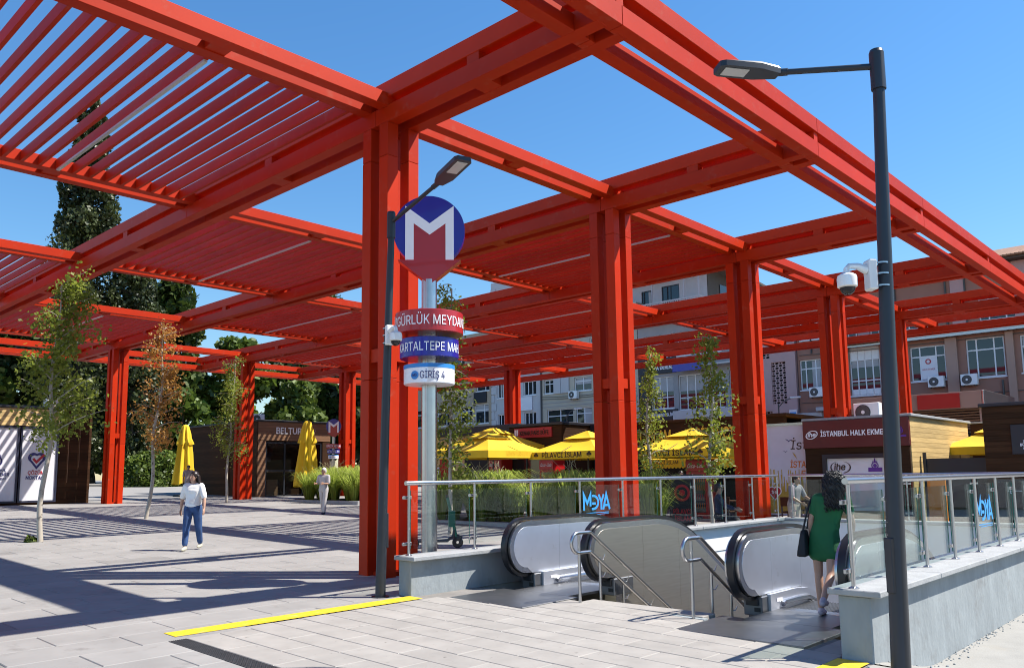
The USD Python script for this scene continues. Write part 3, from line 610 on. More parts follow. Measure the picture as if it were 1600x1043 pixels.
def totem(label, loc, sc, nrm_deg, group, lettering=True):
    t = thing('metro_sign', label, 'sign', loc, 0, group, sc if sc != 1 else None)
    put('pole', cat(lathe([(0, -0.56), (0.165, -0.56), (0.165, 5.75), (0, 5.75)], 28), lathe([(0, -0.56), (0.26, -0.56), (0.26, -0.53), (0.17, -0.5), (0, -0.5)], 24)), 'steel', t, smooth=40)
    a = math.radians(nrm_deg); n = np.array([math.cos(a), math.sin(a), 0]); right = np.cross([0, 0, 1], n); up_ = np.array([0, 0, 1.0])
    cz, R, k = 6.83, 0.775, 0.0143
    disc = Point(0, 0).buffer(R, 64); cut = disc.intersection(sbox(-2, -0.665, 2, 2))
    C = np.array([0, 0, cz]) - n * 0.13
    d = put('disc', on(cut, 0.26, C, right, up_), 'sign_blue', t, smooth=30)
    tri = Polygon([(-47 * k, -46 * k), (48 * k, -46 * k), (1 * k, -84 * k)]); put('arrow', on(tri, 0.30, C - n * 0.02, right, up_), 'sign_red', t)
    Mp = Polygon([(-36, 38.5), (1, 11), (37.5, 38.5), (37.5, -46), (25, -46), (25, 11), (1, -6.6), (-23, 11), (-23, -46), (-36, -46)]); Mp = affinity.scale(Mp, k, k, origin=(0, 0))
    Rp = affinity.scale(Polygon([(-23, 11), (1, -6.6), (25, 11), (25, -46), (-23, -46)]), k, k, origin=(0, 0))
    for s, nn, rr in ((1, n, right), (-1, -n, -right)):
        C2 = np.array([0, 0, cz]) + nn * 0.13
        put('letter_m', on(Mp, 0.006, C2, rr, up_), 'sign_white', d); put('red_field', on(Rp, 0.005, C2, rr, up_), 'sign_red', d)
    rim = disc.boundary; q = np.array(rim.coords)[:-1]; q = q[q[:, 1] > -0.66]
    def drum(name, r, z0, z1, mt, band=None):
        dd = put(name, lathe([(0, z0 + 0.0), (r - 0.01, z0), (r, z0 + 0.01), (r, z1 - 0.01), (r - 0.01, z1), (0, z1)], 56), mt, t, smooth=40)
        if band: put('blue_band', lathe([(r + 0.001, band), (r + 0.006, band), (r + 0.006, z1 - 0.006), (r + 0.001, z1 - 0.006), (r + 0.001, band)], 56), 'sky_blue', dd, smooth=40)
        return dd
    def wrap(s, h, r, z, mt, parent, bold=False, shift=0.0, width=None):
        m = meshkit.text_mesh(s, h, 0.006, bold); v, f = tm(m); v = v.copy()
        if width: v[:, 0] *= width / (v[:, 0].max() - v[:, 0].min())
        v[:, 0] -= (v[:, 0].max() + v[:, 0].min()) / 2
        m2 = trimesh.Trimesh(v, f); 
        ph = math.radians(nrm_deg) + (m2.vertices[:, 0] + shift) / r; rr = r + 0.002 + m2.vertices[:, 2]
        put('lettering', (np.stack([rr * np.cos(ph), rr * np.sin(ph), z + m2.vertices[:, 1]], 1), np.array(m2.faces)), mt, parent)
    d1 = drum('drum', 0.73, 4.54, 4.99, 'sign_red'); d2 = drum('drum', 0.63, 4.02, 4.43, 'sign_blue'); d3 = drum('drum', 0.54, 3.47, 3.88, 'sign_white', 3.79)
    if lettering:
        wrap('ÖZGÜRLÜK MEYDANI', 0.20, 0.73, 4.665, 'sign_white', d1, False, 0.0, 2.15); wrap('KARTALTEPE MAH.', 0.185, 0.63, 4.13, 'sign_white', d2, False, 0.05, 1.70)
        wrap('GİRİŞ 4', 0.15, 0.54, 3.56, 'letter_navy', d3, False, 0.10, 0.54)
        ph = math.radians(nrm_deg) - 0.29 / 0.54; c = np.array([0.545 * math.cos(ph), 0.545 * math.sin(ph), 3.63]); nn = np.array([math.cos(ph), math.sin(ph), 0]); rr = np.cross([0, 0, 1], nn)
        put('line_badge', on(Point(0, 0).buffer(0.09, 24), 0.006, c, rr, (0, 0, 1)), 'sky_blue', d3); put('lettering', text('M3', 0.055, c + nn * 0.007 - np.array([0, 0, 0.027]), (rr, (0, 0, 1)), depth=0.003, bold=True), 'letter_navy', d3)
    else:
        wrap('ÖZGÜRLÜK MEYDANI', 0.20, 0.73, 4.665, 'sign_white', d1, False, 0.0, 1.9); wrap('KARTALTEPE MAH.', 0.185, 0.63, 4.13, 'sign_white', d2, False, 0.0, 1.6)
    return t
totem('tall metro totem beside the nearest red column, blue disc with M and red arrow', (-0.16, -1.20, 0.46), 0.737, -134.0, None)
totem('small far metro totem partly hidden by a red column near the dark cafe kiosk', (17.3, 26.6, 0.78), 0.52, -130.0, None, True)

# ------------------------------------------------------------------ kiosks
def plank_wall(parent, name, mt, x0, x1, y0, y1, z0, z1, face, pitch=0.16, holes=()):
    """Horizontal boards standing proud of a wall. face 'x-' : plane x = x0; face 'y-' : plane y = y0."""
    n = max(1, int(round((z1 - z0) / pitch))); h = (z1 - z0) / n
    for i in range(n):
        a, b = z0 + i * h + 0.004, z0 + (i + 1) * h - 0.004
        spans = [(y0, y1) if face == 'x-' else (x0, x1)]
        for (h0, h1, hz0, hz1) in holes:
            if a < hz1 and b > hz0: spans = [s for p, q in spans for s in ((p, min(q, h0)), (max(p, h1), q)) if s[1] - s[0] > 0.03]
        for p, q in spans:
            put(name, bx(x0 - 0.025, x0 - 0.002, p, q, a, b) if face == 'x-' else bx(p, q, y0 - 0.025, y0 - 0.002, a, b), mt, parent)
def emblem(h):
    """A small municipal emblem: minarets over a drop with arcs."""
    d = Point(0, 0).buffer(0.42 * h, 24); d = d.difference(unary_union([Point(0, 0.02 * h).buffer(0.30 * h, 24).difference(Point(0, 0.0).buffer(0.22 * h, 24))]))
    sp = Polygon([(-0.16 * h, 0.36 * h), (0, 0.95 * h), (0.16 * h, 0.36 * h)])
    return unary_union([d, sp, Polygon([(-0.3 * h, 0.2 * h), (-0.24 * h, 0.62 * h), (-0.18 * h, 0.3 * h)]), Polygon([(0.3 * h, 0.2 * h), (0.24 * h, 0.62 * h), (0.18 * h, 0.3 * h)])])
def ac_unit(label, loc, rz=0.0, group='air conditioners', proto={}):
    if proto: return dup(proto['o'], label, loc, rz, group)
    t = thing('air_conditioner', label, 'air conditioner', loc, rz, group)
    put('casing', rbx(-0.17, 0.17, -0.42, 0.42, 0, 0.62, 0.02), 'white_plastic', t)
    f = put('fan_grille', tf(lathe([(0.10, 0), (0.24, 0), (0.25, 0.012), (0.25, 0), ], 28), frame((-0.172, 0.1, 0.31), (0, -1, 0), (0, 0, 1))), 'interior_dark', t)
    put('fan_blade', cat(tf(ext(Point(0, 0).buffer(0.235, 24), 0.004), frame((-0.171, 0.1, 0.31), (0, -1, 0), (0, 0, 1)))), 'cast_iron', f)
    put('hub', tf(ext(Point(0, 0).buffer(0.06, 16), 0.012), frame((-0.172, 0.1, 0.31), (0, -1, 0), (0, 0, 1))), 'white_plastic', f)
    put('foot', cat(bx(-0.15, 0.15, -0.34, -0.29, -0.06, 0.0), bx(-0.15, 0.15, 0.29, 0.34, -0.06, 0.0)), 'cast_iron', t)
    proto['o'] = t; return t

# information kiosk at the far left
g = 0.55; t = thing('kiosk', 'dark timber information kiosk at the far left with white poster windows', 'kiosk', (-0.42, -1.4, 0.0))
put('body', bx(0.9, 6.34, 31.0, 34.4, g - 0.1, 4.80), 'wood_dark', t); put('roof_edge', rbx(0.8, 6.42, 30.9, 34.5, 4.80, 4.92, 0.02), 'black_metal', t)
plank_wall(t, 'board', 'wood_light', 0.9, 4.94, 31.0, 31.0, 4.02, 4.78, 'y-', 0.19)
plank_wall(t, 'board', 'wood_dark', 4.98, 6.34, 31.0, 31.0, g, 4.78, 'y-', 0.19)
for x0, x1 in ((1.75, 3.33), (3.38, 4.92)):
    f = put('poster_window', cat(bx(x0, x0 + 0.07, 30.90, 30.998, g + 0.1, 3.98), bx(x1 - 0.07, x1, 30.90, 30.998, g + 0.1, 3.98), bx(x0 + 0.07, x1 - 0.07, 30.90, 30.998, 3.90, 3.98), bx(x0 + 0.07, x1 - 0.07, 30.90, 30.998, g + 0.1, g + 0.18)), 'dark_navy', t)
    put('poster', bx(x0 + 0.072, x1 - 0.072, 30.95, 30.99, g + 0.182, 3.898), 'poster_white', f)
hx, hz = 4.07, 2.52
heart = unary_union([Point(-0.14, 0.1).buffer(0.215, 24), Point(0.14, 0.1).buffer(0.215, 24), Polygon([(-0.335, 0.02), (0.335, 0.02), (0, -0.42)])]); inner = affinity.scale(heart, 0.66, 0.66, origin=(0, -0.02))
put('heart_logo', on(heart.difference(inner), 0.01, (hx, 30.945, hz), *FY), 'letter_navy', t)
put('tick_logo', on(LineString([(-0.15, 0.06), (-0.01, -0.10), (0.30, 0.24)]).buffer(0.05, cap_style=2, join_style=2), 0.014, (hx, 30.945, hz), *FY), 'letter_red', t)
put('lettering', text('ÇÖZÜM', 0.15, (hx, 30.945, 1.88), FY, bold=True, width=0.66), 'letter_red', t); put('lettering', text('NOKTASI', 0.15, (hx, 30.945, 1.66), FY, bold=True, width=0.80), 'letter_navy', t)
put('city_emblem', on(emblem(0.5), 0.01, (2.52, 30.945, 2.45), *FY), 'letter_navy', t)
[put('lettering', m_, 'letter_navy', t) for m_ in (text('İSTANBUL', 0.10, (2.52, 30.945, 2.02), FY, width=0.75), text('BÜYÜKŞEHİR', 0.13, (2.52, 30.945, 1.82), FY, bold=True, width=1.0), text('BELEDİYESİ', 0.09, (2.52, 30.945, 1.66), FY, width=0.75))]
put('vent_box', rbx(4.55, 5.1, 31.6, 32.1, 4.92, 5.35, 0.02), 'white_plastic', t); put('wall_trim', cat(bx(5.35, 5.375, 30.955, 30.974, 1.5, 3.9), bx(5.82, 5.845, 30.955, 30.974, 2.2, 4.3)), 'wood_mid', t)

# cafe kiosk
t = thing('kiosk', 'dark slatted cafe kiosk with a glazed front and white lettering, under the pergola', 'kiosk')
put('body', cat(bx(14.7, 19.4, 30.9, 38.3, g - 0.1, 4.70), bx(14.7, 15.2, 30.0, 30.9, g - 0.1, 4.70), bx(15.2, 19.4, 30.0, 30.9, 3.62, 4.70), bx(18.9, 19.4, 30.0, 30.9, g - 0.1, 3.62)), 'wood_dark', t)
put('roof_edge', rbx(14.6, 19.5, 29.9, 38.4, 4.70, 4.80, 0.02), 'black_metal', t)
plank_wall(t, 'board', 'wood_mid', 14.72, 19.4, 30.0, 30.0, 3.66, 4.68, 'y-', 0.17); plank_wall(t, 'board', 'wood_mid', 14.72, 15.2, 30.0, 30.0, g, 3.64, 'y-', 0.19)
plank_wall(t, 'board', 'wood_dark', 14.7, 14.7, 30.0, 38.3, g, 4.68, 'x-', 0.19, holes=((31.2, 33.0, 0, 3.4),))
f = put('shop_front', cat([bx(a, a + 0.08, 30.05, 30.12, g, 3.6) for a in (15.22, 16.4, 17.6, 18.78)] + [bx(15.3, 18.78, 30.05, 30.12, 3.5, 3.6), bx(15.3, 18.78, 30.05, 30.12, 1.95, 2.03), bx(15.3, 18.78, 30.05, 30.12, g, g + 0.08)]), 'black_metal', t)
for a in (15.3, 16.48, 17.68): put('pane', bx(a + 0.002, a + 1.1, 30.08, 30.09, g + 0.09, 3.49), 'glass_clear', f)
put('counter', cat(bx(15.4, 18.7, 30.4, 30.6, 1.9, 2.0), bx(15.6, 16.3, 30.5, 30.8, g, 1.5)), 'wood_mid', t)
put('lettering', text('BELTUR', 0.34, (16.62, 29.97, 4.05), FY, bold=True, width=1.62, depth=0.03), 'white_plastic', t); put('lettering', text('mini', 0.28, (18.05, 29.97, 4.02), FY, width=0.55, depth=0.02, italic=0.3), 'white_plastic', t)
put('yellow_bar', on(Polygon([(0, 0), (0.10, 0), (0.16, 0.5), (0.02, 0.5)]), 0.02, (17.5, 29.972, 3.92), *FY), 'umbrella_cloth', t)
ac_unit('white air conditioner on the roof of the dark cafe kiosk', (16.9, 34.0, 4.80), PI / 2)

# bakery kiosk
t = thing('kiosk', 'dark red bread kiosk with white lettering and a sunlit light timber side', 'kiosk')
put('body', cat(bx(16.74, 22.9, -3.06, 0.05, -0.3, 3.16), ), 'wood_light', t)
put('roof_edge', rbx(16.64, 23.0, -3.17, 0.12, 3.16, 3.24, 0.015), 'coping', t)
plank_wall(t, 'board', 'wood_light', 16.78, 22.9, -3.06, -3.06, -0.1, 3.15, 'y-', 0.145)
put('fascia', rbx(16.60, 16.735, -3.10, 0.07, 2.30, 3.15, 0.01), 'wood_dark_red', t)
put('front_wall', cat(bx(16.66, 16.735, -3.07, -2.50, -0.2, 2.30), bx(16.66, 16.735, -0.55, 0.05, -0.2, 2.30), bx(16.66, 16.735, -2.50, -0.55, 2.0, 2.30)), 'wood_dark', t)
put('window_frame', cat(bx(16.60, 16.66, -2.5, -2.38, 0.4, 2.1), bx(16.60, 16.66, -0.62, -0.5, 0.4, 2.1), bx(16.60, 16.66, -2.38, -0.62, 1.97, 2.1)), 'sign_black', t)
put('window_screen', bx(16.70, 16.73, -2.38, -0.62, 0.4, 1.97), 'poster_white', t)
put('lettering', text('İSTANBUL HALK EKMEK', 0.155, (16.598, -1.50, 2.66), FX, bold=True, width=2.0), 'sign_white', t)
ell = affinity.rotate(affinity.scale(Point(0, 0).buffer(1, 24), 0.20, 0.125), 20); lg = unary_union([ell.difference(affinity.scale(ell, 0.86, 0.82))])
put('bread_logo', cat(on(lg, 0.012, (16.598, -0.22, 2.72), *FX), text('ihe', 0.13, (16.598, -0.22, 2.665), FX, bold=True, italic=0.2, width=0.25)), 'sign_white', t)
put('city_emblem', on(unary_union([emblem(0.2), sbox(-0.16, -0.18, 0.16, -0.12)]), 0.012, (16.598, -2.86, 2.74), *FX), 'purple', t)
swoosh = Point(0.0, 0).buffer(0.30, 24).difference(affinity.translate(Point(0, 0).buffer(0.29, 24), -0.03, 0.015)); sw2 = swoosh.intersection(sbox(0.05, -1, 1, 1))
put('bread_logo', cat(text('ihe', 0.20, (16.695, -1.0, 1.62), FX, bold=True, italic=0.15, width=0.34), on(affinity.scale(sw2, 0.9, 0.6), 0.008, (16.695, -1.05, 1.70), *FX), on(affinity.scale(sw2, -0.9, 0.6, origin=(0, 0)), 0.008, (16.695, -0.98, 1.70), *FX)), 'letter_brown', t)
put('city_emblem', on(unary_union([affinity.translate(emblem(0.25), 0, 0.04), sbox(-0.2, -0.14, 0.2, -0.02)]), 0.008, (16.695, -2.05, 1.70), *FX), 'purple', t)
put('wall_lamp', cat(bx(21.6, 22.2, -3.30, -3.20, 2.32, 2.42), cyl((21.75, -3.08, 2.35), (21.75, -3.24, 2.35), 0.02, n=8), cyl((21.62, -3.11, 2.33), (21.62, -3.11, 1.4), 0.012, n=6)), 'sign_black', t)
ac_unit('large white air conditioner on the roof of the red bread kiosk', (19.8, -0.85, 3.24), 0)
# billboard left of it
t = thing('billboard', 'white printed billboard with wheat, left of the red bread kiosk', 'billboard')
put('sheet', bx(16.98, 17.02, 0.16, 1.48, 0.2, 3.08), 'billboard_print', t); put('frame', cat(bx(16.95, 17.05, 0.10, 1.52, 3.08, 3.16), cyl((17.0, 1.5, -0.1), (17.0, 1.5, 3.16), 0.03, n=8), cyl((17.0, 0.14, -0.1), (17.0, 0.14, 3.16), 0.03, n=8)), 'steel', t)
put('wheat_print', on(unary_union([LineString([(x, -0.6), (x + RNG.normal(0, .04), float(RNG.uniform(0.15, 0.75)))]).buffer(0.014) for x in np.linspace(-0.62, 0.62, 46)] + [sbox(-0.66, -0.7, 0.66, 0.0)]), 0.003, (16.98, 0.82, 0.95), *FX), 'wheat', t)
put('lettering', text('İst', 0.30, (16.978, 0.40, 2.30), FX, depth=0.004, italic=0.15), 'letter_brown', t); [put('lettering', m_, 'letter_orange', t) for m_ in (text('İSTA', 0.20, (16.978, 0.45, 1.72), FX, bold=True, depth=0.004, italic=0.1, width=0.52), text('E', 0.20, (16.978, 0.28, 1.42), FX, bold=True, depth=0.004, italic=0.1))]
bird = unary_union([LineString([(-0.09, 0.05), (-0.03, 0.02), (0, -0.02), (0.05, 0.02), (0.10, 0.03)]).buffer(0.012)]); put('bird_print', cat(on(bird, 0.003, (16.978, 0.72, 2.58), *FX), on(affinity.scale(bird, 0.6, 0.6), 0.003, (16.978, 0.85, 2.22), *FX)), 'letter_navy', t)
put('leaf_print', on(Polygon([(0, 0.12), (0.06, 0.0), (0.16, -0.12), (0.10, 0.03)]), 0.003, (16.978, 0.62, 2.10), *FX), 'wheat', t)
hp = unary_union([Point(-0.09, 0.05).buffer(0.115, 16), Point(0.09, 0.05).buffer(0.115, 16), Polygon([(-0.185, 0.0), (0.185, 0.0), (0, -0.22)])])
put('heart_border', on(hp.buffer(0.03), 0.004, (16.977, 1.28, 0.92), *FX), 'sign_white', t); put('heart_print', on(hp, 0.006, (16.975, 1.28, 0.92), *FX), 'letter_red', t); put('lettering', text('İHE', 0.09, (16.969, 1.28, 0.88), FX, depth=0.003, bold=True), 'sign_white', t)
# city kiosk at the right edge
t = thing('kiosk', 'dark timber city kiosk at the right edge with a small white emblem', 'kiosk')
put('body', bx(16.92, 21.5, -9.6, -4.95, -0.6, 3.30), 'wood_dark', t); plank_wall(t, 'board', 'wood_dark', 16.92, 16.92, -9.6, -4.95, -0.4, 3.26, 'x-', 0.15)
plank_wall(t, 'board', 'wood_dark', 16.95, 21.5, -9.6, -9.6, -0.4, 3.26, 'y-', 0.15)
put('roof_edge', rbx(16.85, 21.6, -9.68, -4.87, 3.30, 3.40, 0.015), 'sign_black', t); put('sign_panel', rbx(16.86, 16.893, -6.72, -5.62, 1.98, 2.78, 0.004), 'sign_black', t)
put('city_emblem', on(emblem(0.26), 0.006, (16.859, -6.10, 2.50), *FX), 'sign_white', t); [put('lettering', m_, 'sign_white', t) for m_ in (text('İSTANBUL', 0.05, (16.859, -6.10, 2.30), FX, width=0.42, depth=0.006), text('BÜYÜKŞEHİR', 0.065, (16.859, -6.10, 2.20), FX, bold=True, width=0.56, depth=0.006), text('BELEDİYESİ', 0.05, (16.859, -6.10, 2.11), FX, width=0.42, depth=0.006))]
put('lower_sign', rbx(16.86, 16.893, -9.2, -5.1, 0.2, 1.3, 0.004), 'sign_black', t); put('arrow_print', cat(on(unary_union([LineString([(-0.16, 0), (0.16, 0)]).buffer(0.012), LineString([(-0.08, 0.07), (-0.16, 0), (-0.08, -0.07)]).buffer(0.012)]), 0.004, (16.859, -5.6, 1.0), *FX), on(emblem(0.2), 0.004, (16.859, -7.3, 0.85), *FX)), 'sign_white', t)
t = thing('screen_wall', 'black screen between the red bread kiosk and the dark city kiosk', 'screen'); put('panel', bx(17.6, 17.66, -4.94, -3.22, -0.3, 1.92), 'sign_black', t); put('post', bx(17.55, 17.64, -3.22, -3.14, -0.3, 2.1), 'black_metal', t)
t = thing('cabinet', 'dark grey cabinet behind the black screen', 'cabinet'); put('box', rbx(24.0, 26.0, -5.4, -2.9, -0.3, 3.2, 0.02), 'wood_dark', t); put('lid', rbx(23.95, 26.05, -5.45, -2.85, 3.2, 3.26, 0.01), 'coping', t)

# buffet kiosks and the rice restaurant
def fridge(label, loc, rz, proto={}):
    if proto: return dup(proto['o'], label, loc, rz, 'red drinks fridges')
    t = thing('drinks_fridge', label, 'fridge', loc, rz, 'red drinks fridges')
    put('cabinet', rbx(-0.34, 0.34, -0.38, 0.38, 0.0, 2.05, 0.02), 'fridge_red', t); d = put('door', cat(bx(-0.375, -0.345, -0.36, -0.31, 0.2, 1.6), bx(-0.375, -0.345, 0.31, 0.36, 0.2, 1.6), bx(-0.375, -0.345, -0.31, 0.31, 0.2, 0.26), bx(-0.375, -0.345, -0.31, 0.31, 1.54, 1.6)), 'fridge_red', t)
    put('pane', bx(-0.362, -0.352, -0.308, 0.308, 0.262, 1.538), 'pane_dark', d)
    hb = put('header', rbx(-0.40, -0.34, -0.37, 0.37, 1.64, 2.0, 0.01), 'fridge_red', t); put('lettering', text('Coca-Cola', 0.13, (-0.402, 0, 1.76), FX, italic=0.35, width=0.58), 'white_paint', hb)
    for z in (0.5, 0.8, 1.1, 1.38): put('bottle_row', cat([cyl((-0.35, yy, z - 0.1), (-0.35, yy, z + 0.08), 0.016, n=6) for yy in np.linspace(-0.26, 0.26, 8)]), 'letter_orange' if z != 0.8 else 'letter_red', t)
    proto['o'] = t; return t
t = thing('kiosk', 'dark brown buffet kiosk with a red name board behind the yellow umbrellas', 'kiosk')
put('body', cat(bx(17.3, 21.5, 10.5, 13.5, 0.0, 3.62), ), 'wood_dark', t); put('roof_edge', rbx(17.2, 21.6, 10.4, 13.55, 3.62, 3.74, 0.015), 'sign_black', t)
plank_wall(t, 'board', 'wood_dark', 17.3, 17.3, 10.52, 13.48, 2.4, 3.6, 'x-', 0.15); plank_wall(t, 'board', 'wood_dark', 17.32, 21.5, 10.5, 10.5, 2.4, 3.6, 'y-', 0.15)
put('name_board', rbx(17.20, 17.27, 11.0, 13.1, 3.14, 3.56, 0.006), 'letter_red', t); put('lettering', text('KENAN PARS BÜFE', 0.17, (17.198, 11.95, 3.26), FX, bold=True, width=1.6), 'letter_brown', t); put('logo_mark', cat(bx(17.18, 17.198, 12.86, 12.94, 3.25, 3.5), bx(17.18, 17.198, 12.98, 13.05, 3.25, 3.5)), 'sign_white', t)
f = put('shop_front', cat([bx(17.24, 17.29, a, a + 0.07, 0.1, 2.38) for a in (10.55, 11.5, 12.4, 13.38)] + [bx(17.24, 17.29, 10.55, 13.45, 2.3, 2.38)]), 'black_metal', t)
for a in (10.63, 11.58, 12.48): put('pane', bx(17.262, 17.27, a, a + 0.86, 0.15, 2.29), 'pane_dark', f)
t = thing('kiosk', 'light timber kiosk wing with dark roof edge left of the red name board', 'kiosk'); put('body', bx(18.2, 21.5, 13.56, 19.6, 0.0, 3.45), 'wood_light', t); put('roof_edge', rbx(18.0, 21.6, 13.58, 19.8, 3.45, 3.85, 0.015), 'sign_black', t)
plank_wall(t, 'board', 'wood_light', 18.2, 18.2, 13.6, 15.5, 0.1, 3.44, 'x-', 0.15); plank_wall(t, 'board', 'wood_light', 18.2, 18.2, 17.2, 18.2, 0.1, 3.44, 'x-', 0.15)
put('door', bx(18.12, 18.19, 15.54, 17.16, 0.1, 2.4), 'interior_dark', t); put('red_panel', bx(18.12, 18.19, 18.24, 18.9, 0.1, 2.6), 'fridge_red', t); put('menu_board', bx(18.1, 18.19, 18.94, 19.5, 0.9, 2.0), 'poster_white', t)
t = thing('kiosk', 'light timber kiosk wing right of the dark buffet kiosk', 'kiosk'); put('body', bx(19.2, 19.9, 9.42, 10.36, 0.0, 3.3), 'wood_light', t); put('roof_edge', rbx(19.0, 19.9, 9.3, 10.38, 3.3, 3.68, 0.015), 'sign_black', t); plank_wall(t, 'board', 'wood_light', 19.2, 19.2, 9.44, 9.9, 0.1, 3.28, 'x-', 0.15); put('door', bx(19.12, 19.19, 9.92, 10.3, 0.1, 2.3), 'interior_dark', t)
t = thing('restaurant_front', 'rice restaurant front with yellow lettering on a dark fascia and a yellow awning', 'restaurant')
put('body', bx(20.2, 24.5, 2.3, 9.4, -0.1, 3.3), 'interior_dark', t); put('fascia', rbx(19.95, 20.19, 2.2, 10.1, 2.66, 3.60, 0.01), 'wood_dark', t); put('soffit_panel', rbx(19.9, 24.6, 2.1, 10.2, 3.60, 3.72, 0.01), 'wood_dark', t)
put('lettering', text('PİLAVCI İSLAM', 0.46, (19.948, 8.50, 2.86), FX, bold=True, width=3.0), 'letter_yellow', t); put('lettering', text('PİLAVCI İSLAM', 0.46, (19.948, 4.35, 2.86), FX, bold=True, width=3.0), 'letter_yellow', t)
aw = put('awning', cat(tf(ext(Polygon([(0, 2.68), (-1.3, 2.12), (-1.3, 2.10), (0, 2.66)]), 4.2), np.array([[1, 0, 0, 19.9], [0, 0, -1, 7.45], [0, 1, 0, 0], [0, 0, 0, 1.0]]))), 'umbrella_cloth', t)
scal = unary_union([sbox(-2.1, 0.0, 2.1, 0.28)] + [Point(xx, 0.0).buffer(0.075, 8) for xx in np.linspace(-2.02, 2.02, 27)]); put('valance', on(scal, 0.01, (18.6, 5.35, 1.84), *FX), 'umbrella_cloth', aw); put('lettering', text('PİLAVCI İSLAM', 0.13, (18.588, 6.5, 1.93), FX, width=1.25, depth=0.004), 'letter_brown', aw)
[put('pillar', m, 'wood_mid', t) for m in (bx(19.6, 19.85, 3.22, 3.5, -0.1, 2.7), bx(19.6, 19.85, 5.0, 5.2, -0.1, 2.0))]
fridge('red drinks fridge with white script under the restaurant awning', (16.4, 3.65, 0.0), 0.1)
fridge('red drinks fridge behind the grass, left under the umbrella with the pale lettering', (16.9, 13.62, 0.2), 0)
fridge('red drinks fridge in front of the dark buffet kiosk, under the middle umbrella', (16.9, 10.72, 0.15), 0)

# parasols
def parasol_open(label, corner, zv, half=1.5, words=None):
    t = thing('parasol', label, 'umbrella', (corner[0] + half, corner[1] + half, float(G_at(*corner))), 0, 'open yellow umbrellas'); h = half; z0 = zv - float(G_at(*corner)); za = z0 + 0.7
    def pyr(h0, h1, za_, zb_, sag=0.05, n=7):
        V, F = [], []
        for s in range(4):
            c, s_ = math.cos(s * PI / 2), math.sin(s * PI / 2); g0 = len(V)
            for i in range(n):
                u = i / (n - 1); hh = h0 + (h1 - h0) * u; zz = za_ + (zb_ - za_) * u
                for j in range(n):
                    w = -1 + 2 * j / (n - 1); dz = -sag * (1 - w * w) * math.sin(PI * min(u, 1)) * 1.0; x, y = -hh, w * hh
                    V.append((c * x - s_ * y, s_ * x + c * y, zz + dz))
            for i in range(n - 1):
                for j in range(n - 1):
                    a = g0 + i * n + j; F += [[a, a + 1, a + n + 1], [a, a + n + 1, a + n]]
        return np.array(V), np.array(F)
    cn = put('canopy', pyr(h, 0.42 * h / 1.5, z0, z0 + 0.50), 'umbrella_cloth', t, smooth=20); put('top_canopy', pyr(0.62 * h / 1.5, 0.03, z0 + 0.48, z0 + 0.76, 0.03), 'umbrella_cloth', t, smooth=20)
    for s in range(4):
        a = s * PI / 2; put('valance', rotz(bx(-h - 0.004, -h + 0.004, -h, h, z0 - 0.24, z0 + 0.01), a), 'umbrella_cloth', t)
    put('mast', cat(cyl((0, 0, 0), (0, 0, z0 + 0.74), 0.03, n=10), rbx(-0.35, 0.35, -0.35, 0.35, 0, 0.09, 0.02)), 'cast_iron', t)
    for s in range(8):
        a = s * PI / 4; r = h * (1.0 if s % 2 == 0 else 1.38); put('rib', tube([(0, 0, z0 + 0.55), (r * math.cos(a), r * math.sin(a), z0 + 0.0)], 0.012, 5), 'cast_iron', t)
    for s, wd, wdt, mt in words or ():
        if s == 'x': put('lettering', text(wd, 0.17, (-h - 0.006, 0.0, z0 - 0.19), FX, width=wdt, depth=0.003, bold=True), mt, cn)
        else: put('lettering', text(wd, 0.16, (0.2, -h - 0.006, z0 - 0.17), FY, width=wdt, depth=0.003), mt, cn)
    if words and words[0][1].startswith('Pİ'):
        tr = unary_union([Point(-0.06, 0.02).buffer(0.045), Point(0.06, 0.02).buffer(0.045), Point(0, 0.06).buffer(0.055), sbox(-0.014, -0.07, 0.014, 0.04)])
        for o in (-1.15, 1.2): put('tree_print', on(tr, 0.003, (-h - 0.006, -o, z0 - 0.12), *FX), 'letter_brown', cn)
    return t
parasol_open('open yellow umbrella with pale and dark lettering at the left of the buffet kiosks', (10.9, 8.45), 2.42, 1.5, [('x', 'BÜFE & CAFE', 1.1, 'letter_brown'), ('y', 'KENAN PARS BÜFE & CAFE', 1.6, 'letter_yellow')])
parasol_open('open yellow umbrella furthest left, its top showing behind the one with pale lettering', (14.2, 11.4), 2.80, 1.5)
parasol_open('open yellow umbrella in the middle with brown lettering and two tree prints', (13.1, 5.6), 2.36, 1.5, [('x', 'PİLAVCI İSLAM', 1.75, 'letter_brown')])
parasol_open('open yellow umbrella right of the second red column, brown lettering and slatted shadow', (14.6, 2.2), 2.35, 1.6, [('x', 'PİLAVCI İSLAM', 2.0, 'letter_brown')])
parasol_open('open yellow umbrella peeking out behind the third red column', (19.0, 0.9), 2.5, 1.3)
parasol_open('open yellow umbrella seen through the gap beside the dark city kiosk', (20.6, -5.6), 2.3, 1.4)
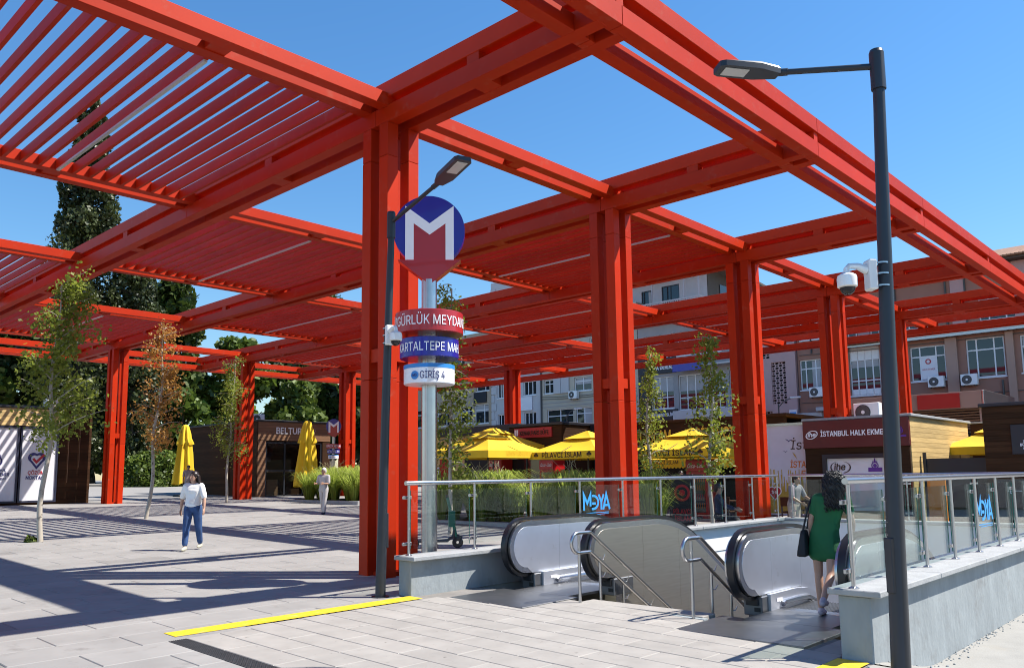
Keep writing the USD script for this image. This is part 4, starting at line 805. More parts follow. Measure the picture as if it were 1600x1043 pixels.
def parasol_closed(label, loc):
    t = thing('parasol', label, 'umbrella', loc, 0, 'closed yellow umbrellas'); n = 40; rings = [(0.12, 3.95), (0.19, 3.88), (0.27, 3.5), (0.32, 3.2), (0.42, 2.92), (0.33, 2.85), (0.38, 2.4), (0.44, 1.8), (0.50, 1.2), (0.54, 0.72)]
    V = []
    for i, (r, z) in enumerate(rings):
        for s in range(n):
            a = 2 * PI * s / n; fold = 1 + (0.20 if i > 1 else 0.05) * math.cos(8 * a + 0.4 * math.sin(3 * a)) + 0.06 * math.sin(5 * a + i); V.append((r * fold * math.cos(a), r * fold * math.sin(a), z + (0.08 * math.cos(4 * a + 1) if i in (4, 9) else 0)))
    F = [];
    for i in range(len(rings) - 1):
        for s in range(n):
            s2 = (s + 1) % n; F += [[i * n + s, (i + 1) * n + s2, i * n + s2], [i * n + s, (i + 1) * n + s, (i + 1) * n + s2]]
    V.append((0, 0, 4.0)); F += [[len(V) - 1, s, (s + 1) % n] for s in range(n)]
    put('folded_canopy', (np.array(V), np.array(F)), 'umbrella_cloth', t, smooth=50); put('mast', cat(cyl((0, 0, 0), (0, 0, 4.05), 0.035, n=10), rbx(-0.4, 0.4, -0.4, 0.4, 0, 0.1, 0.02)), 'cast_iron', t); return t
parasol_closed('closed yellow umbrella behind the walking woman, beside the clipped bush', (12.4, 33.8, 0.63)); parasol_closed('closed yellow umbrella in front of the glazed cafe kiosk', (14.55, 24.9, 0.46))

# ------------------------------------------------------------------ street buildings (facades in the plane x = 42)
XF = 42.0
def facade(t, mt, y0, y1, z0, z1, holes, x=XF, thick=0.35, name='wall'):
    poly = sbox(-y1, z0, -y0, z1)
    for (a, b, c, d) in holes: poly = poly.difference(sbox(-b, c, -a, d))
    return put(name, on(poly, thick, (x + thick, 0, 0), *FX), mt, t)
WR = np.random.default_rng(99)
def window(t, y0, y1, z0, z1, cols=(0.3, 0.7), trans=0.7, x=XF, fr='pvc_white', w=0.07, curtain=False, sill=True):
    """Framed window in an opening: vertical bars at the fractions cols, a transom at the fraction trans."""
    xr = x + 0.10; f = [bx(xr, xr + 0.07, y0, y0 + w, z0, z1), bx(xr, xr + 0.07, y1 - w, y1, z0, z1), bx(xr, xr + 0.07, y0 + w, y1 - w, z0, z0 + w), bx(xr, xr + 0.07, y0 + w, y1 - w, z1 - w, z1)]
    ys = [y0 + w] + [y0 + c * (y1 - y0) for c in cols] + [y1 - w]
    for yy in ys[1:-1]: f.append(bx(xr + 0.002, xr + 0.068, yy - w / 2, yy + w / 2, z0 + w, z1 - w))
    if trans: f.append(bx(xr + 0.004, xr + 0.066, y0 + w, y1 - w, z0 + trans * (z1 - z0) - w / 2, z0 + trans * (z1 - z0) + w / 2))
    if sill: f.append(bx(x - 0.06, x + 0.1, y0 - 0.05, y1 + 0.05, z0 - 0.07, z0 - 0.004))
    p = put('window', cat(f), fr, t)
    for a, b in zip(ys[:-1], ys[1:]): put('pane', bx(xr + 0.03, xr + 0.04, a + 0.002, b - 0.002, z0 + w + 0.002, z1 - w - 0.002), 'pane_dark', p)
    q = WR.random()
    if curtain or q < 0.35: put('curtain', bx(xr + 0.022, xr + 0.028, y0 + w + 0.03, y0 + (0.45 if curtain else WR.uniform(0.25, 0.6)) * (y1 - y0), z0 + w + 0.03, z1 - w - 0.03), 'curtain', p)
    elif q < 0.6: put('blind', bx(xr + 0.022, xr + 0.028, y0 + w + 0.03, y1 - w - 0.03, z1 - WR.uniform(0.25, 0.6) * (z1 - z0), z1 - w - 0.03), 'curtain', p)
    return p
def row(y0, y1, n, w, z0, z1): return [(y0 + (i + .5) * (y1 - y0) / n - w / 2, y0 + (i + .5) * (y1 - y0) / n + w / 2, z0, z1) for i in range(n)]

# pink and brown building at the right
t = thing('office_building', 'pink and brown office building with tiled roof behind the kiosks at the right', 'building')
wins = [(9.65, 11.03, 6.71, 8.64), (6.08, 7.87, 6.11, 9.11), (2.47, 4.35, 6.68, 8.70), (-0.50, 1.39, 6.62, 8.83), (-3.6, -1.26, 6.7, 8.75)] + [(a, b, 6.65, 8.75) for a, b in ((-7.6, -5.4), (-11.8, -9.6), (-16, -13.8))]
upper = [(9.4, 10.9, 9.9, 11.2), (6.0, 7.9, 9.6, 11.5), (3.0, 4.8, 9.75, 11.2), (-1.2, 0.6, 9.75, 11.2)]; low = [(9.2, 10.8, 2.2, 4.6), (5.8, 8.0, 2.0, 4.8), (-2.8, -1.0, 3.0, 5.0)]
facade(t, 'wall_brown', -26, 11.15, -0.5, 12.85, wins + upper + low)
put('body', bx(XF + 0.36, XF + 12, -26, 11.15, -0.5, 12.8), 'wall_brown', t); put('dark_rooms', bx(XF + 0.351, XF + 0.358, -25.9, 11.1, 0, 12.7), 'interior_dark', t)
for i, (a, b, c, d) in enumerate(wins + upper + low):
    if i == 1: window(t, a, b, c, d, (0.25, 0.5, 0.75), 0.30)
    else: window(t, a, b, c, d, (0.27, 0.73), 0.70, curtain=(i == 0))
[put('white_panel', m, 'pvc_white', t) for m in ([bx(XF + 0.08, XF + 0.14, 6.15 + i * 0.42, 6.53 + i * 0.42, 8.25, 9.05) for i in range(4)] + [bx(XF + 0.08, XF + 0.14, 6.15 + i * 0.42, 6.53 + i * 0.42, 6.16, 6.5) for i in range(4)])]
put('window_poster', bx(XF + 0.118, XF + 0.128, 2.97, 3.88, 6.78, 8.08), 'poster_white', t); [put('lettering', m_, 'letter_red', t) for m_ in (text('HALK EKMEK', 0.10, (XF + 0.117, 3.43, 7.3), FX, width=0.7, depth=0.004), on(Point(0, 0).buffer(0.16, 16).difference(Point(0, 0).buffer(0.09, 16)), 0.004, (XF + 0.117, 3.43, 7.8), *FX))]
for (a, b) in ((1.81, 2.41), (-0.98, -0.60), (4.9, 5.5), (8.3, 9.1), (-5.0, -4.4), (-9.2, -8.6), (-13.4, -12.8)): put('pilaster', bx(XF - 0.18, XF - 0.002, a, b, -0.3, 9.0), 'wall_pillar', t)
put('ledge', cat(rbx(XF - 0.55, XF - 0.002, -26, 9.15, 9.02, 9.14, 0.02), bx(XF - 0.5, XF - 0.44, -26, 9.1, 9.14, 9.2)), 'steel', t)
put('balcony_wall', cat(bx(XF - 0.9, XF - 0.004, 5.7, 9.1, 9.16, 9.62)), 'wood_mid', t); put('canopy_shelf', cat(rbx(XF - 1.1, XF - 0.004, 5.6, 9.7, 5.25, 5.5, 0.03), rbx(XF - 0.9, XF - 0.004, 9.4, 11.0, 4.9, 5.2, 0.03)), 'wall_white', t)
for yy, z0, z1 in ((5.6, 9.3, 12.6), (4.95, 9.3, 12.6), (2.2, 9.3, 12.6), (1.2, 9.3, 12.7), (-2.2, 9.3, 12.7), (-0.3, 4.6, 6.4), (8.8, 9.3, 12.6), (10.2, 9.0, 12.6)): put('pipe', cyl((XF - 0.06, yy, z0), (XF - 0.06, yy, z1), 0.05, n=8), 'cast_iron', t)
for yy in (1.6, -1.5, 6.9): put('pier_strip', bx(XF - 0.05, XF - 0.002, yy - 0.35, yy + 0.35, 9.3, 12.84), 'wall_pink', t)
rf = put('roof', bx(XF - 0.75, XF + 12.3, -26.4, 11.3, 12.86, 13.02), 'timber_dark', t)
for i in range(300): 
    yy = -7.5 + i * 0.0625 * 1.0
    for k in range(1): put('roof_tile', tube([(XF - 0.95 + 0.0, yy, 13.03 + 0.01 * (i % 3)), (XF + 1.1, yy, 13.65)], [0.042, 0.036], 6), 'roof_tile', rf)
put('roof_slope', cat(tf(bx(0, 6.5, -26.4, 11.3, -0.05, 0), np.array([[0.958, 0, -0.287, XF - 0.9], [0, 1, 0, 0], [0.287, 0, 0.958, 13.03], [0, 0, 0, 1.0]]))), 'roof_tile', rf)
for lab, yy, zz in (('air conditioner under the window with the poster, right-hand building', 2.97, 6.25), ('air conditioner under the window right of the poster window', 1.27, 6.22), ('air conditioner under the leftmost window of the brown facade', 9.92, 6.2)): ac_unit(lab, (XF - 0.24, yy, zz), 0)
# stair tower with pierced screens
t = thing('stair_tower', 'pink stair tower with dark pierced screens between the office buildings', 'building')
scr = [(11.87, 12.85, 5.93, 8.66), (12.93, 13.48, 8.96, 9.6), (12.90, 13.50, 4.2, 5.49), (11.87, 12.85, 9.6, 12.2)]
facade(t, 'wall_pink', 11.2, 13.62, -0.5, 12.9, scr, x=XF - 0.25); put('body', bx(XF + 0.11, XF + 8, 11.2, 13.62, -0.5, 12.85), 'wall_pink', t)
for (a, b, c, d) in scr:
    cells = []; ny = max(2, int(round((b - a) / 0.235))); nz = max(2, int(round((d - c) / 0.16))); py_, pz_ = (b - a) / ny, (d - c) / nz
    panel = sbox(-b, c, -a, d)
    for i in range(ny):
        for j in range(nz):
            big = (i + j) % 2 == 0; cells.append(affinity.scale(Point(-a - (i + .5) * py_, c + (j + .5) * pz_).buffer(1, 6), py_ * (0.50 if big else 0.28), pz_ * (0.42 if big else 0.30)))
    put('pierced_screen', on(panel.difference(unary_union(cells)), 0.06, (XF - 0.12, 0, 0), *FX), 'wall_pink', t)
    put('dark_recess', bx(XF + 0.09, XF + 0.105, a - 0.1, b + 0.1, c - 0.1, d + 0.1), 'interior_dark', t)
put('number_sign', bx(XF - 0.32, XF - 0.255, 11.25, 11.75, 4.7, 5.5), 'poster_white', t); put('sign_bars', cat([bx(XF - 0.326, XF - 0.321, 11.3, 11.7, 4.8 + 0.22 * i, 4.9 + 0.22 * i) for i in range(3)]), 'sky_blue', t)
# mixed building with the black shop signs and the timber house on top
t = thing('mixed_building', 'building with black shop signs below and balconies with white windows', 'building')
w_ = [(20.4, 22.2, 6.2, 8.52), (18.0, 20.0, 6.0, 8.5), (14.2, 16.0, 6.0, 8.5), (16.3, 17.8, 6.0, 8.5)] + row(13.8, 23.2, 4, 1.6, 9.9, 11.6)
facade(t, 'wall_grey', 13.64, 23.35, -0.3, 12.9, w_); put('body', bx(XF + 0.36, XF + 12, 13.64, 23.35, -0.3, 12.85), 'wall_grey', t); put('dark_rooms', bx(XF + 0.351, XF + 0.358, 13.7, 23.3, 0, 12.7), 'interior_dark', t)
for a in w_: window(t, *a, (0.34, 0.67), 0.35)
put('sign_board', cat(rbx(XF - 0.14, XF - 0.004, 20.1, 23.3, 8.75, 10.75, 0.02), rbx(XF - 0.12, XF - 0.004, 20.1, 23.3, 5.35, 6.12, 0.02), rbx(XF - 0.10, XF - 0.004, 22.3, 23.3, 6.2, 8.7, 0.02)), 'sign_black', t)
[put('lettering', m_, 'sign_white', t) for m_ in (text('NOKOF', 0.5, (XF - 0.142, 21.3, 9.9), FX, bold=True, width=2.2), text('YA DERİN', 0.26, (XF - 0.142, 21.2, 9.05), FX, bold=True, width=1.5), text('SİM MÜHENDİSLİK', 0.2, (XF - 0.122, 21.6, 5.65), FX, bold=True, width=2.3))]
put('blue_board', rbx(XF - 1.0, XF - 0.94, 17.6, 19.85, 8.64, 9.5, 0.01), 'sign_blue', t); put('balcony', cat(bx(XF - 0.9, XF - 0.004, 13.8, 20.0, 4.4, 5.9), bx(XF - 0.9, XF - 0.004, 13.8, 20.0, 8.9, 9.0)), 'wall_white', t); put('ledge', rbx(XF - 0.6, XF - 0.004, 13.66, 23.33, 12.5, 12.7, 0.02), 'wall_white', t)
t = thing('roof_house', 'timber rooftop house with a white balcony rail and overhanging brown roof', 'house')
facade(t, 'timber_white', 17.9, 24.4, 12.92, 16.0, [(22.6, 23.5, 13.2, 15.3), (20.2, 21.7, 13.3, 15.4)], x=XF + 0.9, thick=0.2); put('body', bx(XF + 1.15, XF + 8, 17.95, 24.4, 12.9, 15.9), 'timber_dark', t)
put('side_wall', bx(XF + 0.92, XF + 8, 17.85, 17.9, 12.92, 16.2), 'timber_dark', t); window(t, 20.2, 21.7, 13.3, 15.4, (0.5,), None, x=XF + 0.85, fr='sign_black', sill=False); window(t, 22.6, 23.5, 13.2, 15.3, (), None, x=XF + 0.85, fr='sign_black', sill=False)
put('side_window', cat(bx(XF + 2.6, XF + 4.2, 17.80, 17.84, 13.6, 15.2)), 'pane_dark', t)
put('roof', tf(bx(-0.9, 9.5, 16.6, 24.8, 0, 0.16), np.array([[0.985, 0, -0.17, XF + 0.1], [0, 1, 0, 0], [-0.10, 0, 0.985, 16.35], [0, 0, 0, 1.0]])), 'timber_dark', t)
for yy in (18.0, 19.2, 21.9, 24.0): put('roof_post', cat(cyl((XF - 0.1, yy, 12.9), (XF - 0.1, yy, 16.3), 0.06, n=6), cyl((XF - 0.1, yy, 15.6), (XF - 0.1, yy + 0.4, 16.2), 0.04, n=5), cyl((XF - 0.1, yy, 15.6), (XF - 0.1, yy - 0.4, 16.2), 0.04, n=5)), 'timber_white', t)
put('balustrade', cat(bx(XF - 0.16, XF - 0.06, 18, 24.4, 13.95, 14.05), bx(XF - 0.14, XF - 0.08, 18, 24.4, 13.02, 13.10), bx(XF - 0.16, XF + 3, 17.92, 17.99, 13.95, 14.05)), 'timber_white', t)
for i in range(42): put('baluster', bx(XF - 0.13, XF - 0.09, 18.05 + i * 0.152, 18.12 + i * 0.152, 13.10, 13.95), 'timber_white', t)
# cream, white and beige buildings further left
t = thing('cream_building', 'cream building with an air conditioner and dark windows left of the second red column', 'building')
w_ = [(31.6, 32.7, 8.13, 9.25), (27.8, 29.5, 8.1, 9.2), (29.7, 32.4, 5.0, 6.8), (27.8, 29.4, 5.2, 6.8), (24.2, 26.6, 8.1, 9.3), (24.2, 26.6, 5.2, 6.8)] + row(23.6, 33, 4, 1.5, 10.8, 12.2)
facade(t, 'wall_cream', 23.42, 33.1, -0.2, 14.4, w_); put('body', bx(XF + 0.36, XF + 12, 23.42, 33.1, 0, 14.4), 'wall_cream', t); put('dark_rooms', bx(XF + 0.351, XF + 0.358, 23.5, 33.0, 0.5, 14), 'interior_dark', t)
for a in w_: window(t, *a, (0.5,), 0.7)
put('shutter_panel', cat(rbx(XF - 0.12, XF - 0.004, 30.0, 30.83, 8.05, 9.3, 0.01), rbx(XF - 0.12, XF - 0.004, 30.87, 31.6, 8.05, 9.3, 0.01)), 'wall_white', t); put('wall_joint', cat([bx(XF - 0.02, XF - 0.002, 23.5, 33.0, z, z + 0.05) for z in (7.3, 7.0, 10.0)]), 'wall_grey', t); put('pipe', cyl((XF - 0.08, 32.95, 1), (XF - 0.08, 32.95, 14), 0.07, n=8), 'cast_iron', t)
ac_unit('air conditioner on the cream facade between the two window rows', (XF - 0.24, 29.4, 7.5), 0)
t = thing('white_building', 'tall white building with quoined corner and a white name board', 'building')
w_ = [(37.0, 38.0, 8.15, 9.4), (33.55, 34.96, 8.16, 9.35), (33.6, 34.9, 5.6, 6.75), (37.0, 38.0, 5.6, 6.75)] + row(33.3, 38.6, 3, 1.1, 11, 12.6) + row(33.3, 38.6, 3, 1.1, 14.4, 16)
facade(t, 'wall_white', 33.12, 38.7, -0.2, 18.4, w_); put('body', bx(XF + 0.36, XF + 12, 33.12, 38.7, 0, 18.3), 'wall_white', t); put('dark_rooms', bx(XF + 0.351, XF + 0.358, 33.2, 38.6, 0.5, 18), 'interior_dark', t)
for a in w_: window(t, *a, (0.33, 0.67), None)
for i in range(24): put('quoin', bx(XF - 0.05, XF - 0.002, 38.7 - (0.55 if i % 2 else 0.35), 38.72, 0.6 + i * 0.72, 1.25 + i * 0.72), 'wall_white', t)
put('name_board', rbx(XF - 0.12, XF - 0.004, 33.95, 36.5, 6.9, 8.05, 0.01), 'poster_white', t); put('glass_crown', rbx(XF + 0.4, XF + 9, 33.3, 38.6, 18.4, 20.6, 0.02), 'pane_dark', t)
t = thing('beige_building', 'beige building with white windows and a small black sign left of the white one', 'building')
w_ = [(41.16, 42.7, 6.2, 7.75), (39.1, 40.85, 6.1, 7.8), (39.0, 40.6, 8.95, 9.9), (44, 45.8, 6.1, 7.8), (47, 49, 6.1, 7.8)] + row(39, 52, 5, 1.6, 11.4, 13)
facade(t, 'wall_beige', 38.75, 53, -0.2, 14.2, w_); put('body', bx(XF + 0.36, XF + 12, 38.75, 53, 0, 14.2), 'wall_beige', t); put('dark_rooms', bx(XF + 0.351, XF + 0.358, 38.8, 52.9, 0.5, 14), 'interior_dark', t)
for a in w_: window(t, *a, (0.34,), 0.7)
put('black_sign', rbx(XF - 0.12, XF - 0.004, 39.3, 40.85, 7.92, 8.85, 0.01), 'sign_black', t)
def cables(parent, ya, yb, zs):
    for i, z in enumerate(zs):
        put('cable', tube([(XF - 0.05, ya + (yb - ya) * u, z - 0.5 * u * (1 - u) * (1 + 0.4 * i)) for u in np.linspace(0, 1, 9)], 0.022, 5), 'cast_iron', parent)
cables('/World/cream_building', 23.6, 33.0, (7.7, 7.9, 10.3)); cables('/World/mixed_building', 13.8, 20.0, (9.6, 12.2)); cables('/World/white_building', 33.3, 38.5, (10.2, 5.2)); cables('/World/office_building', -6.0, 11.0, (8.95, 5.9)); cables('/World/beige_building', 38.9, 50.0, (10.6,))
# restaurant pavilion with the red-orange canopy edge
t = thing('pavilion', 'low pavilion with terracotta canopy edge, louvres and green glass behind the bread kiosk', 'pavilion')
put('canopy', rbx(32.2, 38.0, -1.45, 4.5, 4.35, 5.05, 0.03), 'wall_brown', t); put('canopy_edge', cat(rbx(32.1, 32.19, -1.5, 4.5, 4.32, 5.08, 0.01)), 'wall_pillar', t); put('red_edge', rbx(32.04, 32.099, -0.6, 1.2, 4.36, 5.02, 0.005), 'fridge_red', t); put('metal_edge', rbx(32.1, 38.0, -1.56, -1.46, 4.3, 5.1, 0.01), 'steel', t)
for i in range(8): put('louvre', bx(32.3, 32.42, -1.3, 4.4, 3.38 + i * 0.12, 3.44 + i * 0.12), 'wood_mid', t)
put('post', cat(bx(32.3, 32.45, -1.42, -1.3, -0.3, 4.34)), 'wall_pillar', t); put('glass_wall', bx(32.9, 32.93, -1.3, 4.4, -0.2, 3.3), 'pane_dark', t); put('side_glass', bx(33.2, 37.6, -1.32, -1.29, -0.2, 4.3), 'pane_dark', t); put('back_wall', bx(37.7, 38.0, -1.4, 4.4, -0.2, 4.34), 'wall_brown', t)
def far_lamp(label, loc, rz):
    t = thing('street_lamp', label, 'lamp post', loc, rz, 'far street lamps by the buildings'); put('pole', tube([(0, 0, 0), (0, 0, 5.6)], [0.06, 0.04], 8), 'cast_iron', t); put('arm', tube([(0, 0, 5.4), (-0.1, -0.4, 5.75), (-0.15, -0.9, 5.9)], 0.03, 6), 'cast_iron', t); put('lamp_head', rbx(-0.24, -0.06, -1.5, -0.85, 5.88, 5.98, 0.03), 'white_paint', t); return t
fl = far_lamp('far street lamp before the pink tower with the pierced screens', (39.2, 11.3, 0.1), 0); dup(fl, 'far street lamp in front of the cream building', (38.4, 27.4, 0.4), 0)

# ------------------------------------------------------------------ plants
def leaf_cloud(centers, size, n_tone, flat=0.3, droop=0.0, rng=RNG):
    n = len(centers); a = rng.normal(size=(n, 3)); a[:, 2] *= (1 - flat); a /= np.linalg.norm(a, axis=1, keepdims=True); b = np.cross(a, rng.normal(size=(n, 3))); b /= np.linalg.norm(b, axis=1, keepdims=True)
    s = size * rng.uniform(0.6, 1.25, (n, 1)); return quads(centers, a * s * 0.62, b * s * 0.45)
def branchy(rng, h, spread, n, base, taper, up_bias=0.5, droop=0.0):
    """Limbs off a stem: list of polylines."""
    out = []
    for i in range(n):
        z = base + (h - base) * (i + rng.random()) / n; f = 1 - taper * (z - base) / (h - base); ang = rng.random() * 2 * PI + i * 2.4; ln = spread * f * rng.uniform(0.6, 1.1); d = np.array([math.cos(ang), math.sin(ang), up_bias]); p = [np.array([0, 0, z])]
        for k in range(4):
            p.append(p[-1] + d * ln / 4); d = d + np.array([rng.normal(0, .15), rng.normal(0, .15), -droop + rng.normal(0, 0.08)])
        out.append(np.array(p))
    return out
def sapling(label, loc, h, spread, n_leaf, leafm, seed, lean=(0, 0), base=1.6, size=0.11, bark='bark_birch', group=None, droop=0.25, r0=0.055, tree='birch_tree', up_bias=0.7):
    rng = np.random.default_rng(seed); t = thing(tree, label, 'tree', loc, 0, group)
    wob = lambda z: np.array([lean[0] * (z / h) + 0.05 * math.sin(2.1 * z + seed), lean[1] * (z / h) + 0.05 * math.sin(1.7 * z + 2 * seed), 0])
    zs = np.linspace(0, h * 0.95, 16); put('trunk', tube([np.array([0, 0, z]) + wob(z) for z in zs], r0 * (1 - 0.85 * zs / h) + 0.008, 8), bark, t, smooth=50)
    brs = branchy(rng, h * 0.97, spread, 34, base, 0.55, up_bias, droop); bm = []; C = []
    for p in brs:
        p = p + wob(p[0][2]); bm.append(tube(p, np.linspace(0.018, 0.005, len(p)), 5)); m = n_leaf // len(brs)
        u = rng.random(m) ** 0.7 * (len(p) - 1); i = np.minimum(u.astype(int), len(p) - 2); q = p[i] + (p[i + 1] - p[i]) * (u - i)[:, None]; cl = rng.normal(0, 1, (m, 3)) * np.array([0.11, 0.11, 0.12]) * spread; cl[:, 2] -= np.abs(rng.normal(0, droop * 0.8 * spread, m)); C.append(q + cl)
    put('branches', cat(bm), bark, t); C = np.vstack(C); V, F = leaf_cloud(C, size, 0, 0.2, 0, rng); cl = meshkit.noise(C * 1.6, seed); tone = np.repeat(np.clip(0.3 + 0.4 * rng.random(len(C)) + 0.6 * (cl - 0.5), 0, 1), 4); put('crown', (V, F), leafm, t, tone=tone); return t
sapling('slender white-stemmed birch at the left in front of the information kiosk', (-2.03, 10.31, 0.19), 6.35, 1.2, 4800, 'leaf_birch', 3, lean=(0.12, -0.10), base=2.2, size=0.058, r0=0.058, droop=0.15)
sapling('young tree with rust-orange leaves between the two left red columns', (3.1, 16.57, 0.31), 6.6, 0.95, 2900, 'leaf_rust', 5, lean=(0.25, -0.3), base=2.2, size=0.055, r0=0.06, droop=0.2)
sapling('slender green birch in front of the dark cafe kiosk and the striped red column', (10.38, 25.19, 0.47), 6.9, 1.0, 2700, 'leaf_birch', 8, lean=(0.2, -0.2), base=2.2, size=0.062, r0=0.06, droop=0.35)
sapling('birch with hanging twigs directly behind the metro totem', (5.95, 4.95, 0.09), 6.8, 0.75, 2700, 'leaf_birch', 13, lean=(-0.05, -0.05), base=1.6, size=0.062, r0=0.05, droop=0.55, up_bias=0.4)
sapling('birch rising just right of the second red column', (13.4, 3.8, 0.07), 5.6, 0.7, 1900, 'leaf_birch', 17, lean=(0.1, -0.1), base=1.6, size=0.058, r0=0.05, droop=0.35)
sapling('birch in front of the yellow restaurant umbrella, left of the third red column', (11.1, 0.35, 0.0), 5.5, 0.85, 1700, 'leaf_birch', 21, lean=(0.15, -0.2), base=1.4, size=0.065, r0=0.05, droop=0.3)
def big_tree(label, loc, h, rx, ry, n, leafm, seed, size=0.34, base=0.22, cat_='tree', name='broadleaf_tree', group='trees behind the square', lumps=26):
    rng = np.random.default_rng(seed); t = thing(name, label, cat_, loc, 0, group)
    zs = np.linspace(0, h * 0.72, 8); put('trunk', tube(np.stack([0.15 * np.sin(zs + seed), 0.15 * np.cos(zs * .8 + seed), zs], 1), 0.30 * (1 - 0.8 * zs / h) * h / 14 + 0.03, 8), 'bark_dark', t, smooth=50)
    lc = []
    for i in range(lumps):
        u = rng.random(); z = h * (base + (1 - base) * u * 0.92 + 0.03); prof = math.sin(PI * min(1, (u * 0.86 + 0.14))) ** 0.6; a = rng.random() * 2 * PI; r = rng.random() ** 0.5 * prof * 0.75; lc.append((rx * r * math.cos(a), ry * r * math.sin(a), z))
    lc = np.array(lc); lr = rng.uniform(0.20, 0.36, lumps) * min(rx, ry)
    bm = [tube([(0, 0, c[2] * 0.55), (c[0] * .5, c[1] * .5, c[2] * 0.82), c], [0.10, 0.06, 0.02], 5) for c in lc]; put('limbs', cat(bm), 'bark_dark', t)
    k = rng.integers(0, lumps, n); d = rng.normal(size=(n, 3)); d /= np.linalg.norm(d, axis=1, keepdims=True); C = lc[k] + d * (lr[k] * (0.62 + 0.38 * rng.random(n) ** 0.5) * rng.uniform(0.75, 1.15, n))[:, None] * np.array([1, 1, 0.85]); keep = meshkit.noise(C * 1.1, seed) > 0.22; C, k = C[keep], k[keep]
    V, F = leaf_cloud(C, size, 0, 0.1, 0, rng); ld = rng.random(lumps); tone = np.repeat(np.clip(0.30 * ld[k] + 0.45 * rng.random(len(C)) + 0.1, 0, 1), 4); put('crown', (V, F), leafm, t, tone=tone); return t
T_ = [('tall dark green tree behind the information kiosk at the far left', (-4.5, 52.0), 12.5, 6.0, 'leaf_dark', 9000), ('bushy mid-green tree above the information kiosk roof', (2.5, 47.0), 11.5, 5.0, 'leaf_mid', 9000), ('dark leafy tree directly left of the leftmost red column', (8.0, 50.0), 12.0, 5.2, 'leaf_dark', 9000),
      ('mid-green tree behind the rust-orange young tree', (13.5, 50.5), 12.8, 4.6, 'leaf_mid', 9000), ('tall dark tree behind the closed umbrella and the dark cafe kiosk', (18.5, 50.0), 15.5, 4.4, 'leaf_dark', 9500), ('bright green tree above the left end of the cafe kiosk', (22.5, 46.5), 12.0, 3.8, 'leaf_bright', 8000),
      ('dark green tree above the right end of the cafe kiosk', (27.0, 44.0), 12.0, 4.3, 'leaf_dark', 9000), ('dark tree between the last left column and the nearest red column', (31.0, 40.5), 12.0, 4.2, 'leaf_dark', 9000), ('mid-green tree seen beside the small far metro totem', (35.5, 45.0), 13.0, 4.4, 'leaf_mid', 8000),
      ('pale green low tree behind the clipped bush', (17.0, 44.0), 6.4, 2.6, 'leaf_bright', 5000), ('tall tree behind everything whose tip shows over the red louvres', (44.0, 66.0), 22.0, 4.0, 'leaf_dark', 6000), ('dark green low tree behind the red columns near the cafe kiosk', (24.0, 41.0), 7.5, 3.0, 'leaf_mid', 6000), ('mid-green tree at the left frame edge', (-9.0, 44.0), 10.5, 4.8, 'leaf_mid', 7000)]
for i, (lab, (x, y), h, r, lm, n) in enumerate(T_): big_tree(lab, (-8.6 + 1.33 * (x + 8.6), -10.9 + 1.33 * (y + 10.9), 1.25), h * 1.30, r * 1.3, r * 1.3, n, lm, 100 + i, size=0.52 if r > 4 else 0.40, base=0.12)
# the two tall cypresses
def cypress(label, loc, h, prof, seed, n):
    rng = np.random.default_rng(seed); t = thing('cypress_tree', label, 'tree', loc, 0, 'tall cypresses behind the square')
    zs = np.linspace(0, h * 0.9, 8); put('trunk', tube(np.stack([0 * zs, 0 * zs, zs], 1), 0.4 * (1 - 0.9 * zs / h) + 0.03, 8), 'bark_dark', t)
    L_ = 320; z = h * rng.random(L_) ** 0.9; R = 0.88 * np.interp(z / h, *zip(*prof)); a = rng.random(L_) * 2 * PI; rr = R * np.sqrt(rng.random(L_)) * 0.86; lc = np.stack([rr * np.cos(a), rr * np.sin(a), z], 1); lr = np.clip(0.30 * R, 0.30, 1.1) * rng.uniform(0.6, 1.1, L_)
    k = rng.integers(0, L_, n); d = rng.normal(size=(n, 3)); d /= np.linalg.norm(d, axis=1, keepdims=True); C = lc[k] + d * (lr[k] * (0.55 + 0.5 * rng.random(n)))[:, None] * np.array([1, 1, 1.3]); V, F = leaf_cloud(C, 0.19, 0, 0.0, 0, rng); ld = rng.random(L_); tone = np.repeat(np.clip(0.35 * ld[k] + 0.4 * rng.random(n), 0, 1), 4); put('crown', (V, F), 'leaf_cypress', t, tone=tone)
    put('limbs', cat([tube([(0, 0, c[2] - 0.6), c], [0.09, 0.02], 4) for c in lc]), 'bark_dark', t); return t
cypress('tall dark irregular cypress rising above the louvres at the left', (15.9, 60.8, 1.0), 33.2, [(0, 2.6), (0.25, 4.0), (0.45, 4.0), (0.60, 3.6), (0.72, 3.0), (0.85, 1.9), (0.96, 1.2), (1, 0.4)], 41, 48000)
cypress('broader dark cypress just right of the tall one, ending below the upper louvres', (19.5, 59.2, 1.0), 20.2, [(0, 2.0), (0.4, 3.2), (0.7, 3.0), (0.9, 1.9), (1, 0.7)], 43, 28000)
def bush(label, loc, rx, ry, h, n, leafm, seed, size=0.12):
    rng = np.random.default_rng(seed); t = thing('bush', label, 'bush', loc); put('stems', cat([cyl((0, 0, 0), (rx * .6 * math.cos(a), ry * .6 * math.sin(a), h * .7), 0.03, 0.01, 5) for a in np.linspace(0, 6, 12)]), 'bark_dark', t)
    d = rng.normal(size=(n, 3)); d[:, 2] = np.abs(d[:, 2]); d /= np.linalg.norm(d, axis=1, keepdims=True); bump = 0.78 + 0.35 * meshkit.noise(d * 3.1, seed); C = d * bump[:, None] * (0.75 + 0.25 * rng.random(n))[:, None] * np.array([rx, ry, h]); V, F = leaf_cloud(C, size, 0, 0.1, 0, rng); put('foliage', (V, F), leafm, t, tone=np.repeat(rng.random(n), 4)); return t
